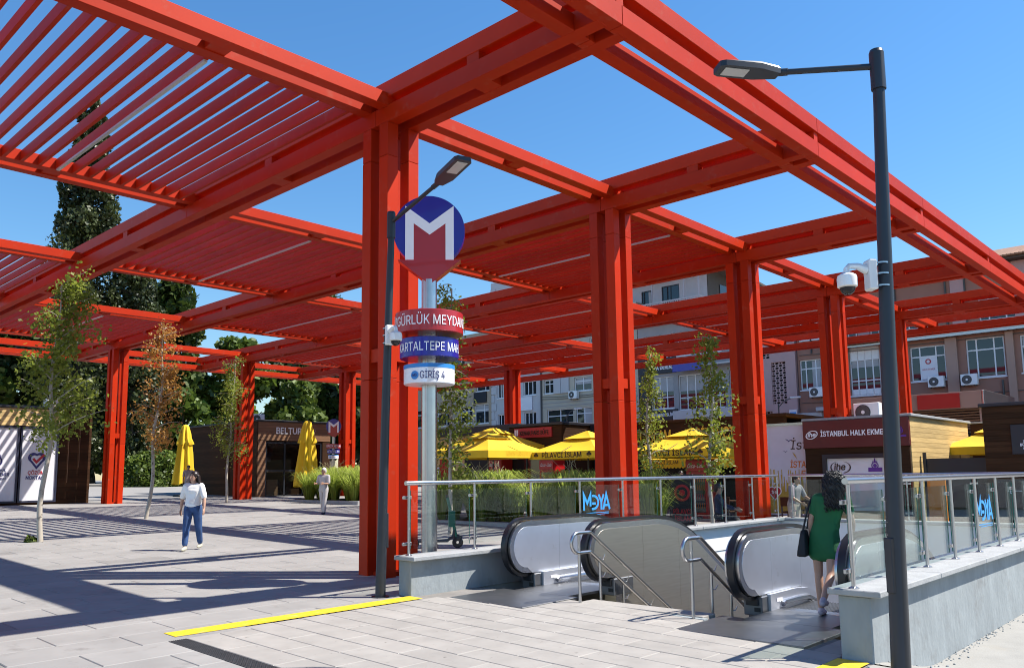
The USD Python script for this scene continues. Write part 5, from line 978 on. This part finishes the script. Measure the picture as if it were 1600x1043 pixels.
bush('rounded clipped bush on the paving behind the walking woman', (20.6, 55.6, 1.03), 3.4, 2.6, 3.0, 9000, 'leaf_mid', 51, 0.2)
bush('long low hedge at the far end of the square, left of the rounded bush', (15.0, 72.0, 1.3), 6.5, 1.4, 1.9, 5000, 'leaf_dark', 53, 0.22); bush('low hedge behind the rounded bush, towards the cafe kiosk', (27.0, 66.0, 1.2), 5.0, 1.5, 2.4, 5000, 'leaf_mid', 55, 0.22)
def grass_planter(label, x0, x1, y0, y1, h, n, seed):
    rng = np.random.default_rng(seed); g = float(G_at(0, (y0 + y1) / 2)); t = thing('grass_planter', label, 'planter', ((x0 + x1) / 2, (y0 + y1) / 2, g)); a, b = (x1 - x0) / 2, (y1 - y0) / 2
    put('kerb', cat(rbx(-a, -a + 0.14, -b, b, -0.1, 0.13, 0.012), rbx(a - 0.14, a, -b, b, -0.1, 0.13, 0.012), rbx(-a + 0.142, a - 0.142, -b, -b + 0.14, -0.1, 0.13, 0.012), rbx(-a + 0.142, a - 0.142, b - 0.14, b, -0.1, 0.13, 0.012)), 'coping', t); put('soil', bx(-a + 0.145, a - 0.145, -b + 0.145, b - 0.145, -0.1, 0.09), 'soil', t)
    nt = int(4 * a * b * 2.6); tx = rng.uniform(-a + 0.25, a - 0.25, nt); ty = rng.uniform(-b + 0.2, b - 0.2, nt); th = h * rng.uniform(0.65, 1.12, nt); k = rng.integers(0, nt, n); az = rng.random(n) * 2 * PI; hh = th[k] * rng.uniform(0.55, 1.1, n); out = hh * rng.uniform(0.12, 0.95, n); rb = rng.uniform(0, 0.12, n); dx, dy = np.cos(az), np.sin(az); w = rng.uniform(0.008, 0.020, n)
    bx_, by_ = tx[k] + rb * dx, ty[k] + rb * dy; V = np.zeros((n, 7, 3)); lev = [(0, 0, 1.0), (0.22, 0.6, 0.9), (0.62, 0.96, 0.6), (1.0, 0.80, 0.0)]
    for i, (u, zz, ww) in enumerate(lev):
        cx, cy, cz = bx_ + out * u * dx, by_ + out * u * dy, 0.08 + hh * zz
        if i < 3:
            V[:, 2 * i] = np.stack([cx - dy * w * ww, cy + dx * w * ww, cz], 1); V[:, 2 * i + 1] = np.stack([cx + dy * w * ww, cy - dx * w * ww, cz], 1)
        else: V[:, 6] = np.stack([cx, cy, cz], 1)
    i = np.arange(n)[:, None] * 7; F = np.vstack([i + q for q in ([0, 1, 3], [0, 3, 2], [2, 3, 5], [2, 5, 4], [4, 5, 6])]); tt = rng.random(nt); p = put('ornamental_grass', (V.reshape(-1, 3), F), 'blade', t, tone=np.repeat(np.clip(0.45 * tt[k] + 0.75 * rng.random(n) - 0.1, 0, 1), 7)); p.SetCustomDataByKey('kind', 'stuff')
    m = n // 110; kk = rng.integers(0, nt, m); pl = [tube([(tx[q], ty[q], th[q] * 0.5), (tx[q] + rng.normal(0, .12), ty[q] + rng.normal(0, .12), th[q] * 1.05), (tx[q] + rng.normal(0, .3), ty[q] + rng.normal(0, .3), th[q] * 1.28)], [0.002, 0.003, 0.006], 4) for q in kk]; p2 = put('seed_heads', cat(pl), 'seed_straw', t); p2.SetCustomDataByKey('kind', 'stuff'); return t
grass_planter('long planter of tall green grass behind the glass balustrade', 8.75, 11.2, 1.5, 9.2, 1.38, 14000, 61); grass_planter('planter of tall grass in front of the cafe kiosk, behind the white-haired man', 13.35, 15.6, 19.0, 24.5, 1.5, 9000, 62)
bush('tuft of weeds at the foot of the leftmost birch', (-2.2, 10.4, 0.19), 0.14, 0.14, 0.16, 120, 'leaf_mid', 64, 0.06)

# ------------------------------------------------------------------ people
def sph(c, r, sc=None, n=14):
    m = m3.Manifold.sphere(1.0, n); s = np.broadcast_to(r, (3,)) if sc is None else np.array(sc) * r; return m.scale(tuple(map(float, s))).translate(tuple(map(float, c)))
def bone(*jr): return m3.Manifold.batch_hull([sph(c, r) for c, r in jr])
def smooth_union(parts, ln=0.022, it=10):
    u = parts[0]
    for p in parts[1:]: u = u + p
    u = u.refine_to_length(ln); q = u.to_mesh(); t = trimesh.Trimesh(np.array(q.vert_properties[:, :3]), np.array(q.tri_verts)); t.merge_vertices(); trimesh.smoothing.filter_taubin(t, 0.5, -0.53, it); return np.array(t.vertices), np.array(t.faces)
def rot2(v, a):                                                   # swing in the sagittal plane: a > 0 is forward
    c, s = math.cos(a), math.sin(a); return np.array([v[0] * c - v[2] * s, v[1], v[0] * s + v[2] * c])
def person(label, loc, yaw, h=1.7, legs=((0, 0), (0, 0)), arms=((0, 0, 0.1), (0, 0, 0.1)), build=1.0, female=False, skin='skin', hair='short', hair_mat='hair_dark', top='cloth_white', bottom='denim', shoes='shoe_cream', skirt=False, sleeve=0.45, lean=0.0, head_yaw=0.0, bag=None, collar=None, side=0.0, group='people on the square'):
    """legs: (hip flex, knee flex) left, right; arms: (swing, elbow flex, abduction) left, right, all in radians. Faces +x."""
    k = h / 1.70; t = thing('person', label, 'person', loc, yaw, group); b = build
    A = lambda *v: np.array(v, float) * k; J = {}
    thigh, shank, ua, fa = 0.43 * k, 0.41 * k, 0.28 * k, 0.245 * k
    feet = []
    for i, s in ((0, 1), (1, -1)):
        hp = A(0, 0.092 * s, 0.90); f, kn = legs[i]; kp = hp + rot2(np.array([0, 0.0, -thigh]), f); an = kp + rot2(np.array([0, -0.012 * s, -shank]), f - kn); J[i] = (hp, kp, an); feet.append(an[2])
    dz = 0.075 * k - min(feet); up_ = lambda p: p + np.array([0, 0, dz])
    J = {i: tuple(up_(p) for p in q) for i, q in J.items()}
    tilt = lambda p: up_(A(0, side * (p[2] - 0.92), 0.92) + rot2(np.array(p, float) * k - A(0, 0, 0.92), -lean))
    pel, waist, chest, neck = tilt((0, 0, 0.95)), tilt((0.0, 0, 1.10)), tilt((0.0, 0, 1.30)), tilt((-0.005, 0, 1.43)); hc = tilt((0.015, 0, 1.575))
    R = {}
    for i, s in ((0, 1), (1, -1)):
        sh = tilt((0, (0.172 if female else 0.195) * s, 1.385)); sw, el, ab = arms[i]; d = np.array([math.sin(sw) * math.cos(ab), s * math.sin(ab), -math.cos(sw) * math.cos(ab)]); e = sh + d * ua; d2 = np.array([math.sin(sw + el) * math.cos(ab), s * math.sin(ab) * (0.4 if el < .8 else -1.6), -math.cos(sw + el) * math.cos(ab)]); d2 /= np.linalg.norm(d2); w = e + d2 * fa; R[i] = (sh, e, w, d2)
    hd = np.array([math.cos(head_yaw), math.sin(head_yaw), 0]); hs = np.array([-hd[1], hd[0], 0])
    P_ = lambda a, c, z: hc + (hd * a + hs * c + np.array([0, 0, z])) * k
    parts = [bone((neck - A(0, 0, 0.03), 0.052 * k), (hc - A(0, 0, 0.03), 0.050 * k)), m3.Manifold.batch_hull([sph(P_(-0.012, 0, 0.035), 0.088 * k, (1.08, 0.88, 1.0)), sph(P_(0.03, 0, -0.055), 0.058 * k, (1, .92, 1)), sph(P_(0.055, 0, -0.085), 0.03 * k)]),
             m3.Manifold.batch_hull([sph(P_(0.088, 0, 0.015), 0.009 * k), sph(P_(0.108, 0, -0.022), 0.012 * k), sph(P_(0.085, 0.014, -0.026), 0.008 * k), sph(P_(0.085, -0.014, -0.026), 0.008 * k)])]
    for s in (1, -1): parts.append(sph(P_(-0.005, 0.083 * s, -0.005), 0.028 * k, (0.8, 0.35, 1.1)))
    tor = [m3.Manifold.batch_hull([sph(chest + A(0, 0.085 * s, 0.02), 0.088 * k * b) for s in (1, -1)] + [sph(waist + A(0, 0.06 * s, 0), 0.082 * k * b) for s in (1, -1)]), m3.Manifold.batch_hull([sph(waist + A(0, 0.06 * s, 0), 0.082 * k * b) for s in (1, -1)] + [sph(pel + A(-0.01, 0.075 * s, -0.03), 0.098 * k * b) for s in (1, -1)]), m3.Manifold.batch_hull([sph(R[i][0], 0.052 * k) for i in (0, 1)] + [sph(neck - A(0, 0, 0.01), 0.055 * k), sph(chest, 0.09 * k)])]
    parts += tor
    for i, s in ((0, 1), (1, -1)):
        hp, kp, an = J[i]; parts += [bone((hp, 0.088 * k * b), (kp, 0.056 * k * b)), bone((kp, 0.055 * k * b), (kp + (an - kp) * 0.3 + A(-0.012, 0, 0), 0.055 * k * b), (an, 0.036 * k)), bone((an - A(0.02, 0, 0.03), 0.034 * k), (an + A(0.12, 0.0, -0.045), 0.026 * k))]
        sh, e, w, d2 = R[i]; parts += [bone((sh, 0.050 * k * b), (e, 0.037 * k * b)), bone((e, 0.037 * k * b), (e + (w - e) * 0.3, 0.038 * k * b), (w, 0.025 * k))]
        sd = np.cross(d2, [0, 1.0, 0]); sd = sd / (np.linalg.norm(sd) + 1e-9); palm = w + d2 * 0.085 * k; parts.append(m3.Manifold.batch_hull([sph(w + d2 * 0.01, 0.020 * k), sph(palm + sd * 0.030 * k, 0.013 * k), sph(palm - sd * 0.030 * k, 0.013 * k)]))
        curl = np.array([0, -s, 0]) * 0.4
        for q, (o, ln) in enumerate(((0.031, 0.070), (0.011, 0.078), (-0.010, 0.073), (-0.030, 0.056))):
            p0 = palm + sd * o * k; p1 = p0 + (d2 + curl * 0.4) * ln * 0.5 * k; p2 = p1 + (d2 + curl * 1.6) / 1.3 * ln * 0.5 * k; parts += [bone((p0 - d2 * 0.01, 0.0095 * k), (p1, 0.0088 * k)), bone((p1, 0.0088 * k), (p2, 0.0075 * k))]
        p0 = w + d2 * 0.03 * k + sd * 0.022 * k; p1 = p0 + (d2 * 0.6 + sd * 0.7) * 0.045 * k; parts += [bone((p0, 0.014 * k), (p1, 0.0105 * k)), bone((p1, 0.0105 * k), (p1 + d2 * 0.03 * k, 0.009 * k))]
    put('body', smooth_union(parts, 0.02 * k, 6), skin, t, smooth=True)
    put('eyes', cat([ball(P_(0.079, 0.034 * s, 0.012), 0.0115 * k, 6) for s in (1, -1)] + [tube([P_(0.083, 0.02 * s, 0.038), P_(0.084, 0.036 * s, 0.043), P_(0.074, 0.054 * s, 0.036)], 0.0042 * k, 5) for s in (1, -1)]), 'hair_black', t, smooth=True)
    put('lips', cat(ball(P_(0.081, 0, -0.062), np.array([0.010, 0.024, 0.008]) * k, 6)), 'letter_red' if female else skin, t, smooth=True)
    # clothes
    e_ = 0.013 * k; infl = lambda m: m
    shirt = [m3.Manifold.batch_hull([sph(chest + A(0.0, 0.085 * s, 0.02), 0.088 * k * b + e_) for s in (1, -1)] + [sph(waist + A(0, 0.062 * s, 0), 0.084 * k * b + e_) for s in (1, -1)]), m3.Manifold.batch_hull([sph(waist + A(0, 0.062 * s, 0), 0.084 * k * b + e_) for s in (1, -1)] + [sph(pel + A(0, 0.07 * s, 0.02), 0.096 * k * b + e_) for s in (1, -1)]), m3.Manifold.batch_hull([sph(R[i][0], 0.054 * k + e_) for i in (0, 1)] + [sph(neck - A(0, 0, 0.035), 0.050 * k + e_), sph(chest, 0.09 * k + e_)])]
    if female: shirt.append(m3.Manifold.batch_hull([sph(chest + A(0.055, 0.065 * s, -0.03), 0.070 * k * b) for s in (1, -1)] + [sph(chest, 0.08 * k)]))
    for i in (0, 1):
        sh, e, w, _ = R[i]; q = sh + (e - sh) * min(1, sleeve * 2); shirt.append(bone((sh, 0.052 * k * b + e_), (q, (0.050 if sleeve < .6 else 0.042) * k * b + e_)))
        if sleeve > 0.6: shirt.append(bone((e, 0.040 * k * b + e_), (e + (w - e) * (sleeve - 0.5) * 1.9, 0.032 * k + e_)))
    if skirt:
        shirt.append(m3.Manifold.batch_hull([sph(pel + A(0, 0.075 * s, 0), 0.10 * k * b + e_) for s in (1, -1)] + [sph(J[i][0] + (J[i][1] - J[i][0]) * 0.42 + A(0, 0.012 * (1 if i == 0 else -1), 0), 0.098 * k * b + e_) for i in (0, 1)]))
        d = put('dress', smooth_union(shirt, 0.022 * k, 8), top, t, smooth=True); belt = [bone((waist + A(0, 0.062 * s, -0.02), 0.088 * k * b + e_), (waist + A(0, 0.062 * s, -0.05), 0.088 * k * b + e_)) for s in (1, -1)]; put('belt', smooth_union([m3.Manifold.batch_hull(belt)], 0.03 * k, 4), top, d, smooth=True)
    else:
        put('shirt', smooth_union(shirt, 0.022 * k, 8), top, t, smooth=True)
        tr = [m3.Manifold.batch_hull([sph(pel + A(-0.008, 0.072 * s, 0.05), 0.090 * k * b + e_ * .7) for s in (1, -1)] + [sph(pel + A(-0.012, 0.078 * s, -0.04), 0.100 * k * b + e_) for s in (1, -1)])]
        for i in (0, 1):
            hp, kp, an = J[i]; tr += [bone((hp, 0.092 * k * b + e_), (kp, 0.062 * k * b + e_)), bone((kp, 0.062 * k * b + e_), (an + (kp - an) * 0.14, (0.048 if female else 0.060) * k + e_))]
        put('trousers', smooth_union(tr, 0.022 * k, 8), bottom, t, smooth=True)
    for i in (0, 1):
        an = J[i][2]; put('shoe', smooth_union([m3.Manifold.batch_hull([sph(an + A(-0.035, 0, -0.032), 0.042 * k), sph(an + A(0.05, 0, -0.038), 0.038 * k), sph(an + A(0.135, 0, -0.050), 0.028 * k)]), bone((an + A(-0.01, 0, -0.02), 0.044 * k), (an + A(0, 0, 0.0), 0.042 * k))], 0.02 * k, 5), shoes, t, smooth=True)
    if collar:
        cl = [bone((neck + A(0.02, 0.06 * s, -0.005), 0.016 * k), (neck + A(0.085, 0.03 * s, -0.075), 0.012 * k)) for s in (1, -1)] + [bone((neck + A(0.02, 0.06 * s, -0.005), 0.016 * k), (neck + A(-0.05, 0, 0.012), 0.016 * k)) for s in (1, -1)]; put('collar', smooth_union(cl, 0.02 * k, 3), collar, t, smooth=True)
    rng = np.random.default_rng(int(abs(loc[0] * 100 + loc[1] * 37)) + 5)
    if hair == 'short':
        c = m3.Manifold.batch_hull([sph(P_(-0.02, 0, 0.045), 0.094 * k, (1.05, 0.92, 1.0)), sph(P_(-0.06, 0, -0.03), 0.06 * k)]) - m3.Manifold.batch_hull([sph(P_(0.09, 0, -0.03), 0.075 * k), sph(P_(0.02, 0, -0.10), 0.09 * k), sph(P_(0.12, 0, 0.03), 0.05 * k)]); put('hair', smooth_union([c], 0.02 * k, 3), hair_mat, t, smooth=True)
    elif hair == 'long':
        c = [m3.Manifold.batch_hull([sph(P_(-0.022, 0, 0.045), 0.098 * k, (1.06, 0.95, 1.0)), sph(P_(-0.07, 0, -0.05), 0.07 * k)]) - m3.Manifold.batch_hull([sph(P_(0.10, 0, -0.005), 0.086 * k), sph(P_(0.07, 0, -0.12), 0.095 * k)])]
        for q in range(26):
            a = PI * (0.54 + 0.92 * q / 25); r = 0.085 + 0.02 * rng.random(); p0 = P_(r * math.cos(a) * 1.0 - 0.01, r * math.sin(a), 0.03); p1 = P_(0.108 * math.cos(a) - 0.015, 0.118 * math.sin(a), -0.08); p2 = P_(0.15 * math.cos(a) - 0.02 + rng.normal(0, .015), 0.16 * math.sin(a), -0.19 - 0.05 * rng.random()); c += [bone((p0, 0.024 * k), (p1, 0.026 * k)), bone((p1, 0.026 * k), (p2, 0.016 * k))]
        put('hair', smooth_union(c, 0.016 * k, 3), hair_mat, t, smooth=True)
    elif hair == 'curls':
        core = smooth_union([m3.Manifold.batch_hull([sph(P_(-0.02, 0, 0.05), 0.10 * k), sph(P_(-0.06, 0, -0.06), 0.10 * k)]) - m3.Manifold.batch_hull([sph(P_(0.11, 0, -0.02), 0.08 * k), sph(P_(0.06, 0, -0.12), 0.08 * k)]), m3.Manifold.batch_hull([sph(P_(-0.07, 0.06, -0.08), 0.06 * k), sph(P_(-0.07, -0.06, -0.08), 0.06 * k), sph(P_(-0.09, 0.06, -0.24), 0.045 * k), sph(P_(-0.09, -0.06, -0.24), 0.045 * k)])], 0.02 * k, 3); cu = []
        for q in range(640):
            a = PI * rng.uniform(0.30, 1.70); ph = rng.random(); r0_ = np.array([0.100 * math.cos(a) * (1.05 - 0.6 * ph ** 2) - 0.02, 0.100 * math.sin(a) * (1.05 - 0.6 * ph ** 2), 0.03 + 0.11 * ph]); ln = rng.uniform(0.12, 0.40); n = 22; s = np.linspace(0, 1, n); w = 0.012 * (0.45 + s); turns = rng.uniform(4, 6.5) * ln / 0.3; o = rng.random() * 6.28
            rad = 1 + rng.uniform(0.10, 0.36) * np.sin(np.minimum(s * 2, 1) * PI / 2) * (0.6 + 0.4 * ph); pts = [P_(r0_[0] * rad[i] + w[i] * math.cos(turns * 6.28 * s[i] + o), r0_[1] * rad[i] + w[i] * math.sin(turns * 6.28 * s[i] + o), r0_[2] + 0.05 * math.sin(s[i] * PI) - ln * s[i] ** 1.2) for i in range(n)]; cu.append(tube(pts, 0.006 * k, 4))
        hp = put('hair', core, hair_mat, t, smooth=True); put('curls', cat(cu), hair_mat, hp, smooth=True)
    return t
person('woman in white polo shirt and blue jeans walking across the square', (-0.47, 5.98, 0.12), math.radians(-138), 1.64, legs=((-0.24, 0.18), (0.24, 0.04)), arms=((0.22, 0.14, 0.34), (-0.22, 0.1, 0.34)), build=1.04, female=True, hair='long', top='cloth_white', bottom='denim', shoes='shoe_cream', head_yaw=-0.40, collar='cloth_white', sleeve=0.46)
person('woman in short green dress with long curly dark hair stepping onto the escalator', (1.27, -6.77, -0.115), math.radians(6), 1.68, legs=((0.02, 0.05), (-0.28, 0.62)), arms=((-0.05, 0.35, 0.30), (0.30, 0.9, 0.12)), build=0.90, female=True, hair='curls', hair_mat='hair_black', top='cloth_green', shoes='shoe_lilac', skirt=True, sleeve=0.30, side=-0.24)
person('white-haired man in pale shirt and light trousers standing by the grass', (8.51, 14.47, 0.27), math.radians(-155), 1.66, legs=((0.16, 0.1), (-0.14, 0.08)), arms=((0.15, 1.45, 0.12), (0.2, 1.4, 0.12)), hair='short', hair_mat='hair_white', skin='skin_tan', top='cloth_pale', bottom='cloth_pale', shoes='cloth_navy', head_yaw=-0.4, collar='cloth_navy')
person('man in beige shirt and trousers in front of the closed umbrella, behind the walking woman', (11.45, 31.26, 0.58), math.radians(-118), 1.72, legs=((0.1, 0.05), (-0.1, 0.05)), arms=((0.1, 0.2, 0.15), (-0.1, 0.2, 0.15)), hair='short', skin='skin_tan', top='cloth_beige', bottom='cloth_beige', shoes='cloth_black')
person('man in dark blue shirt sitting behind the glass below the billboard', (9.6, -0.75, -0.05), math.radians(-60), 1.72, legs=((1.45, 1.45), (1.4, 1.4)), arms=((0.6, 0.7, 0.15), (0.6, 0.7, 0.15)), hair='short', skin='skin_tan', top='cloth_navy', bottom='cloth_black', shoes='cloth_black', sleeve=0.9)
person('man in pale grey shirt standing behind the corner of the glass balustrade', (11.3, -1.9, -0.12), math.radians(-100), 1.62, arms=((0.35, 0.9, 0.25), (0.2, 0.8, 0.2)), build=1.15, hair='short', skin='skin_tan', top='cloth_grey', bottom='cloth_beige', shoes='cloth_black', lean=0.15)
pp = person('person in a red and white striped shirt among the restaurant tables', (13.4, 2.6, 0.02), math.radians(-150), 1.62, arms=((0.3, 0.9, 0.2), (0.2, 0.8, 0.2)), hair='short', skin='skin_tan', top='cloth_white', bottom='cloth_black', shoes='cloth_black')
put('stripe', cat([mv(lathe([(0.118, z), (0.126, z), (0.126, z + 0.035), (0.118, z + 0.035), (0.118, z)], 20), (0, 0, 0)) for z in ()] + [tf(lathe([(1.0, z), (1.04, z), (1.04, z + 0.03), (1.0, z + 0.03), (1.0, z)], 24), np.array([[0.118, 0, 0, 0], [0, 0.185, 0, 0], [0, 0, 1, 0], [0, 0, 0, 1.0]])) for z in (1.0, 1.07, 1.14, 1.21, 1.28)]), 'fridge_red', pp)
# the black bag of the woman in green
t = thing('shoulder_bag', 'black shoulder bag hanging from the left arm of the woman in green', 'bag', (1.24, -6.58, 0.02), math.radians(12))
bagm = trimesh.convex.convex_hull(np.array([(x, y, z) for x, y, z in [(-0.19, -0.05, 0.62), (0.19, -0.05, 0.62), (-0.19, 0.09, 0.62), (0.19, 0.09, 0.62), (-0.14, -0.03, 1.0), (0.14, -0.03, 1.0), (-0.14, 0.03, 1.0), (0.14, 0.03, 1.0), (-0.2, 0.0, 0.7), (0.2, 0.0, 0.7)]])); bagm = bagm.subdivide().subdivide(); trimesh.smoothing.filter_taubin(bagm, iterations=6)
put('bag_body', mv((np.array(bagm.vertices) * [0.95, 0.9, 0.82] + [0, 0, 0.16], np.array(bagm.faces)), (0, 0.03, -0.11)), 'cloth_black', t, smooth=True); put('strap', tube([(-0.12, 0.03, 0.86), (-0.07, -0.03, 1.12), (0.0, -0.075, 1.27), (0.07, -0.03, 1.12), (0.12, 0.03, 0.86)], 0.012, 6), 'cloth_black', t)

# ------------------------------------------------------------------ scooter, tables, small things
t = thing('electric_scooter', 'green and black electric scooter parked behind the metro totem', 'scooter', (3.72, 2.30, 0.045), math.radians(-38))
wheel = lambda x: tf(lathe([(0.03, -0.02), (0.105, -0.022), (0.12, -0.012), (0.12, 0.012), (0.105, 0.022), (0.03, 0.02)], 22), np.array([[1, 0, 0, x], [0, 0, 1, 0], [0, -1, 0, 0.12], [0, 0, 0, 1.0]]))
for x in (0.0, -0.95): put('wheel', wheel(x), 'rubber', t, smooth=40)
put('deck', rbx(-0.85, -0.2, -0.08, 0.08, 0.13, 0.19, 0.015), 'black_metal', t); put('neck', tube([(-0.22, 0, 0.17), (-0.1, 0, 0.24), (-0.06, 0, 0.40)], [0.03, 0.035, 0.035], 8), 'black_metal', t); put('stem', tube([(-0.03, 0, 0.24), (-0.22, 0, 1.08)], 0.034, 10), 'scooter_green', t, smooth=50)
put('handlebar', cat(tube([(-0.23, -0.24, 1.12), (-0.23, 0.24, 1.12)], 0.016, 8), tube([(-0.22, 0, 1.06), (-0.23, 0, 1.14)], 0.03, 8)), 'rubber', t); put('fender', cat(tube([(0.10, 0, 0.22), (0.0, 0, 0.27), (-0.10, 0, 0.22)], 0.028, 6)), 'black_metal', t); put('side_stand', tube([(-0.45, 0.06, 0.14), (-0.42, 0.2, 0.0)], 0.01, 5), 'cast_iron', t); put('battery', rbx(-0.20, -0.05, -0.045, 0.045, 0.45, 0.80, 0.015), 'scooter_green', t)
def cafe_set(lab, loc, proto={}):
    if not proto:
        a = thing('cafe_table', 'small dark cafe table ' + lab, 'table', loc, 0, 'cafe tables behind the glass'); put('table_top', rbx(-0.36, 0.36, -0.36, 0.36, 0.71, 0.75, 0.01), 'wood_dark', a); put('pedestal', cat(cyl((0, 0, 0.02), (0, 0, 0.71), 0.03, n=8), rbx(-0.22, 0.22, -0.22, 0.22, 0, 0.03, 0.008)), 'cast_iron', a); proto['t'] = a
        c = thing('cafe_chair', 'dark cafe chair drawn up to the table ' + lab, 'chair', (loc[0] + 0.62, loc[1], loc[2]), PI, 'cafe chairs behind the glass'); put('seat', rbx(-0.2, 0.22, -0.21, 0.21, 0.43, 0.47, 0.01), 'wood_dark', c); put('backrest', rbx(-0.22, -0.18, -0.21, 0.21, 0.62, 0.88, 0.01), 'wood_dark', c)
        for x in (-0.19, 0.19):
            for y in (-0.18, 0.18): put('leg', bx(x - 0.017, x + 0.017, y - 0.017, y + 0.017, 0, 0.43 if x > 0 else 0.62), 'cast_iron', c)
        proto['c'] = c
    else:
        dup(proto['t'], 'small dark cafe table ' + lab, loc); dup(proto['c'], 'dark cafe chair drawn up to the table ' + lab, (loc[0] + 0.62, loc[1], loc[2]), PI)
    dup(proto['c'], 'dark cafe chair facing away from the table ' + lab, (loc[0] - 0.62, loc[1], loc[2]), 0.0)
cafe_set('beside the red fridge', (14.2, 1.2, 0.0)); cafe_set('under the umbrella with slatted shadow', (15.4, 4.6, 0.05)); cafe_set('left of the billboard', (14.6, -0.6, 0.0)); cafe_set('under the middle umbrella', (14.4, 7.2, 0.1))
t = thing('menu_stand', 'black standing board with red lettering behind the glass balustrade', 'sign', (12.3, 1.9, 0.0), 0.2); put('board', rbx(-0.03, 0.03, -0.33, 0.33, 0.05, 1.55, 0.01), 'sign_black', t); put('emblem_print', on(Point(0, 0).buffer(0.24, 20).difference(Point(0, 0).buffer(0.17, 20)).union(Point(0, 0).buffer(0.09, 12)), 0.004, (-0.032, 0, 1.02), *FX), 'letter_red', t); [put('lettering', m_, 'letter_red', t) for m_ in (text('PİLAVCI', 0.13, (-0.032, 0, 0.42), FX, bold=True, width=0.56, depth=0.004), text('İSLAM', 0.13, (-0.032, 0, 0.22), FX, bold=True, width=0.5, depth=0.004))]
t = thing('barrier_post', 'orange plastic barrier seen through the glass by the bread kiosk', 'barrier', (14.6, -4.3, -0.1)); put('post', rbx(-0.05, 0.05, -0.22, 0.22, 0.0, 1.45, 0.02), 'orange_plastic', t); put('foot', rbx(-0.2, 0.2, -0.28, 0.28, 0.0, 0.08, 0.02), 'rubber', t)
# rubble along the foot of the right-hand wall
rb_ = []
for i in range(150):
    x = float(1.4 + 1.1 * RNG.normal() + (2.2 if RNG.random() < 0.5 else 0)); y = -8.0 - abs(float(RNG.normal(0.0, 0.06))); r = float(RNG.uniform(0.003, 0.013)) * (1.6 if RNG.random() < 0.08 else 1); m = trimesh.creation.icosphere(0, r); m.vertices *= 1 + RNG.normal(0, .2, m.vertices.shape); rb_.append(mv(tm(m), (x, y, float(G_at(x, -8.1)) + 0.008)))
p = put('rubble', cat(rb_), 'concrete'); tag(p, 'broken mortar crumbs along the foot of the right-hand parapet', 'rubble', None, 'stuff')
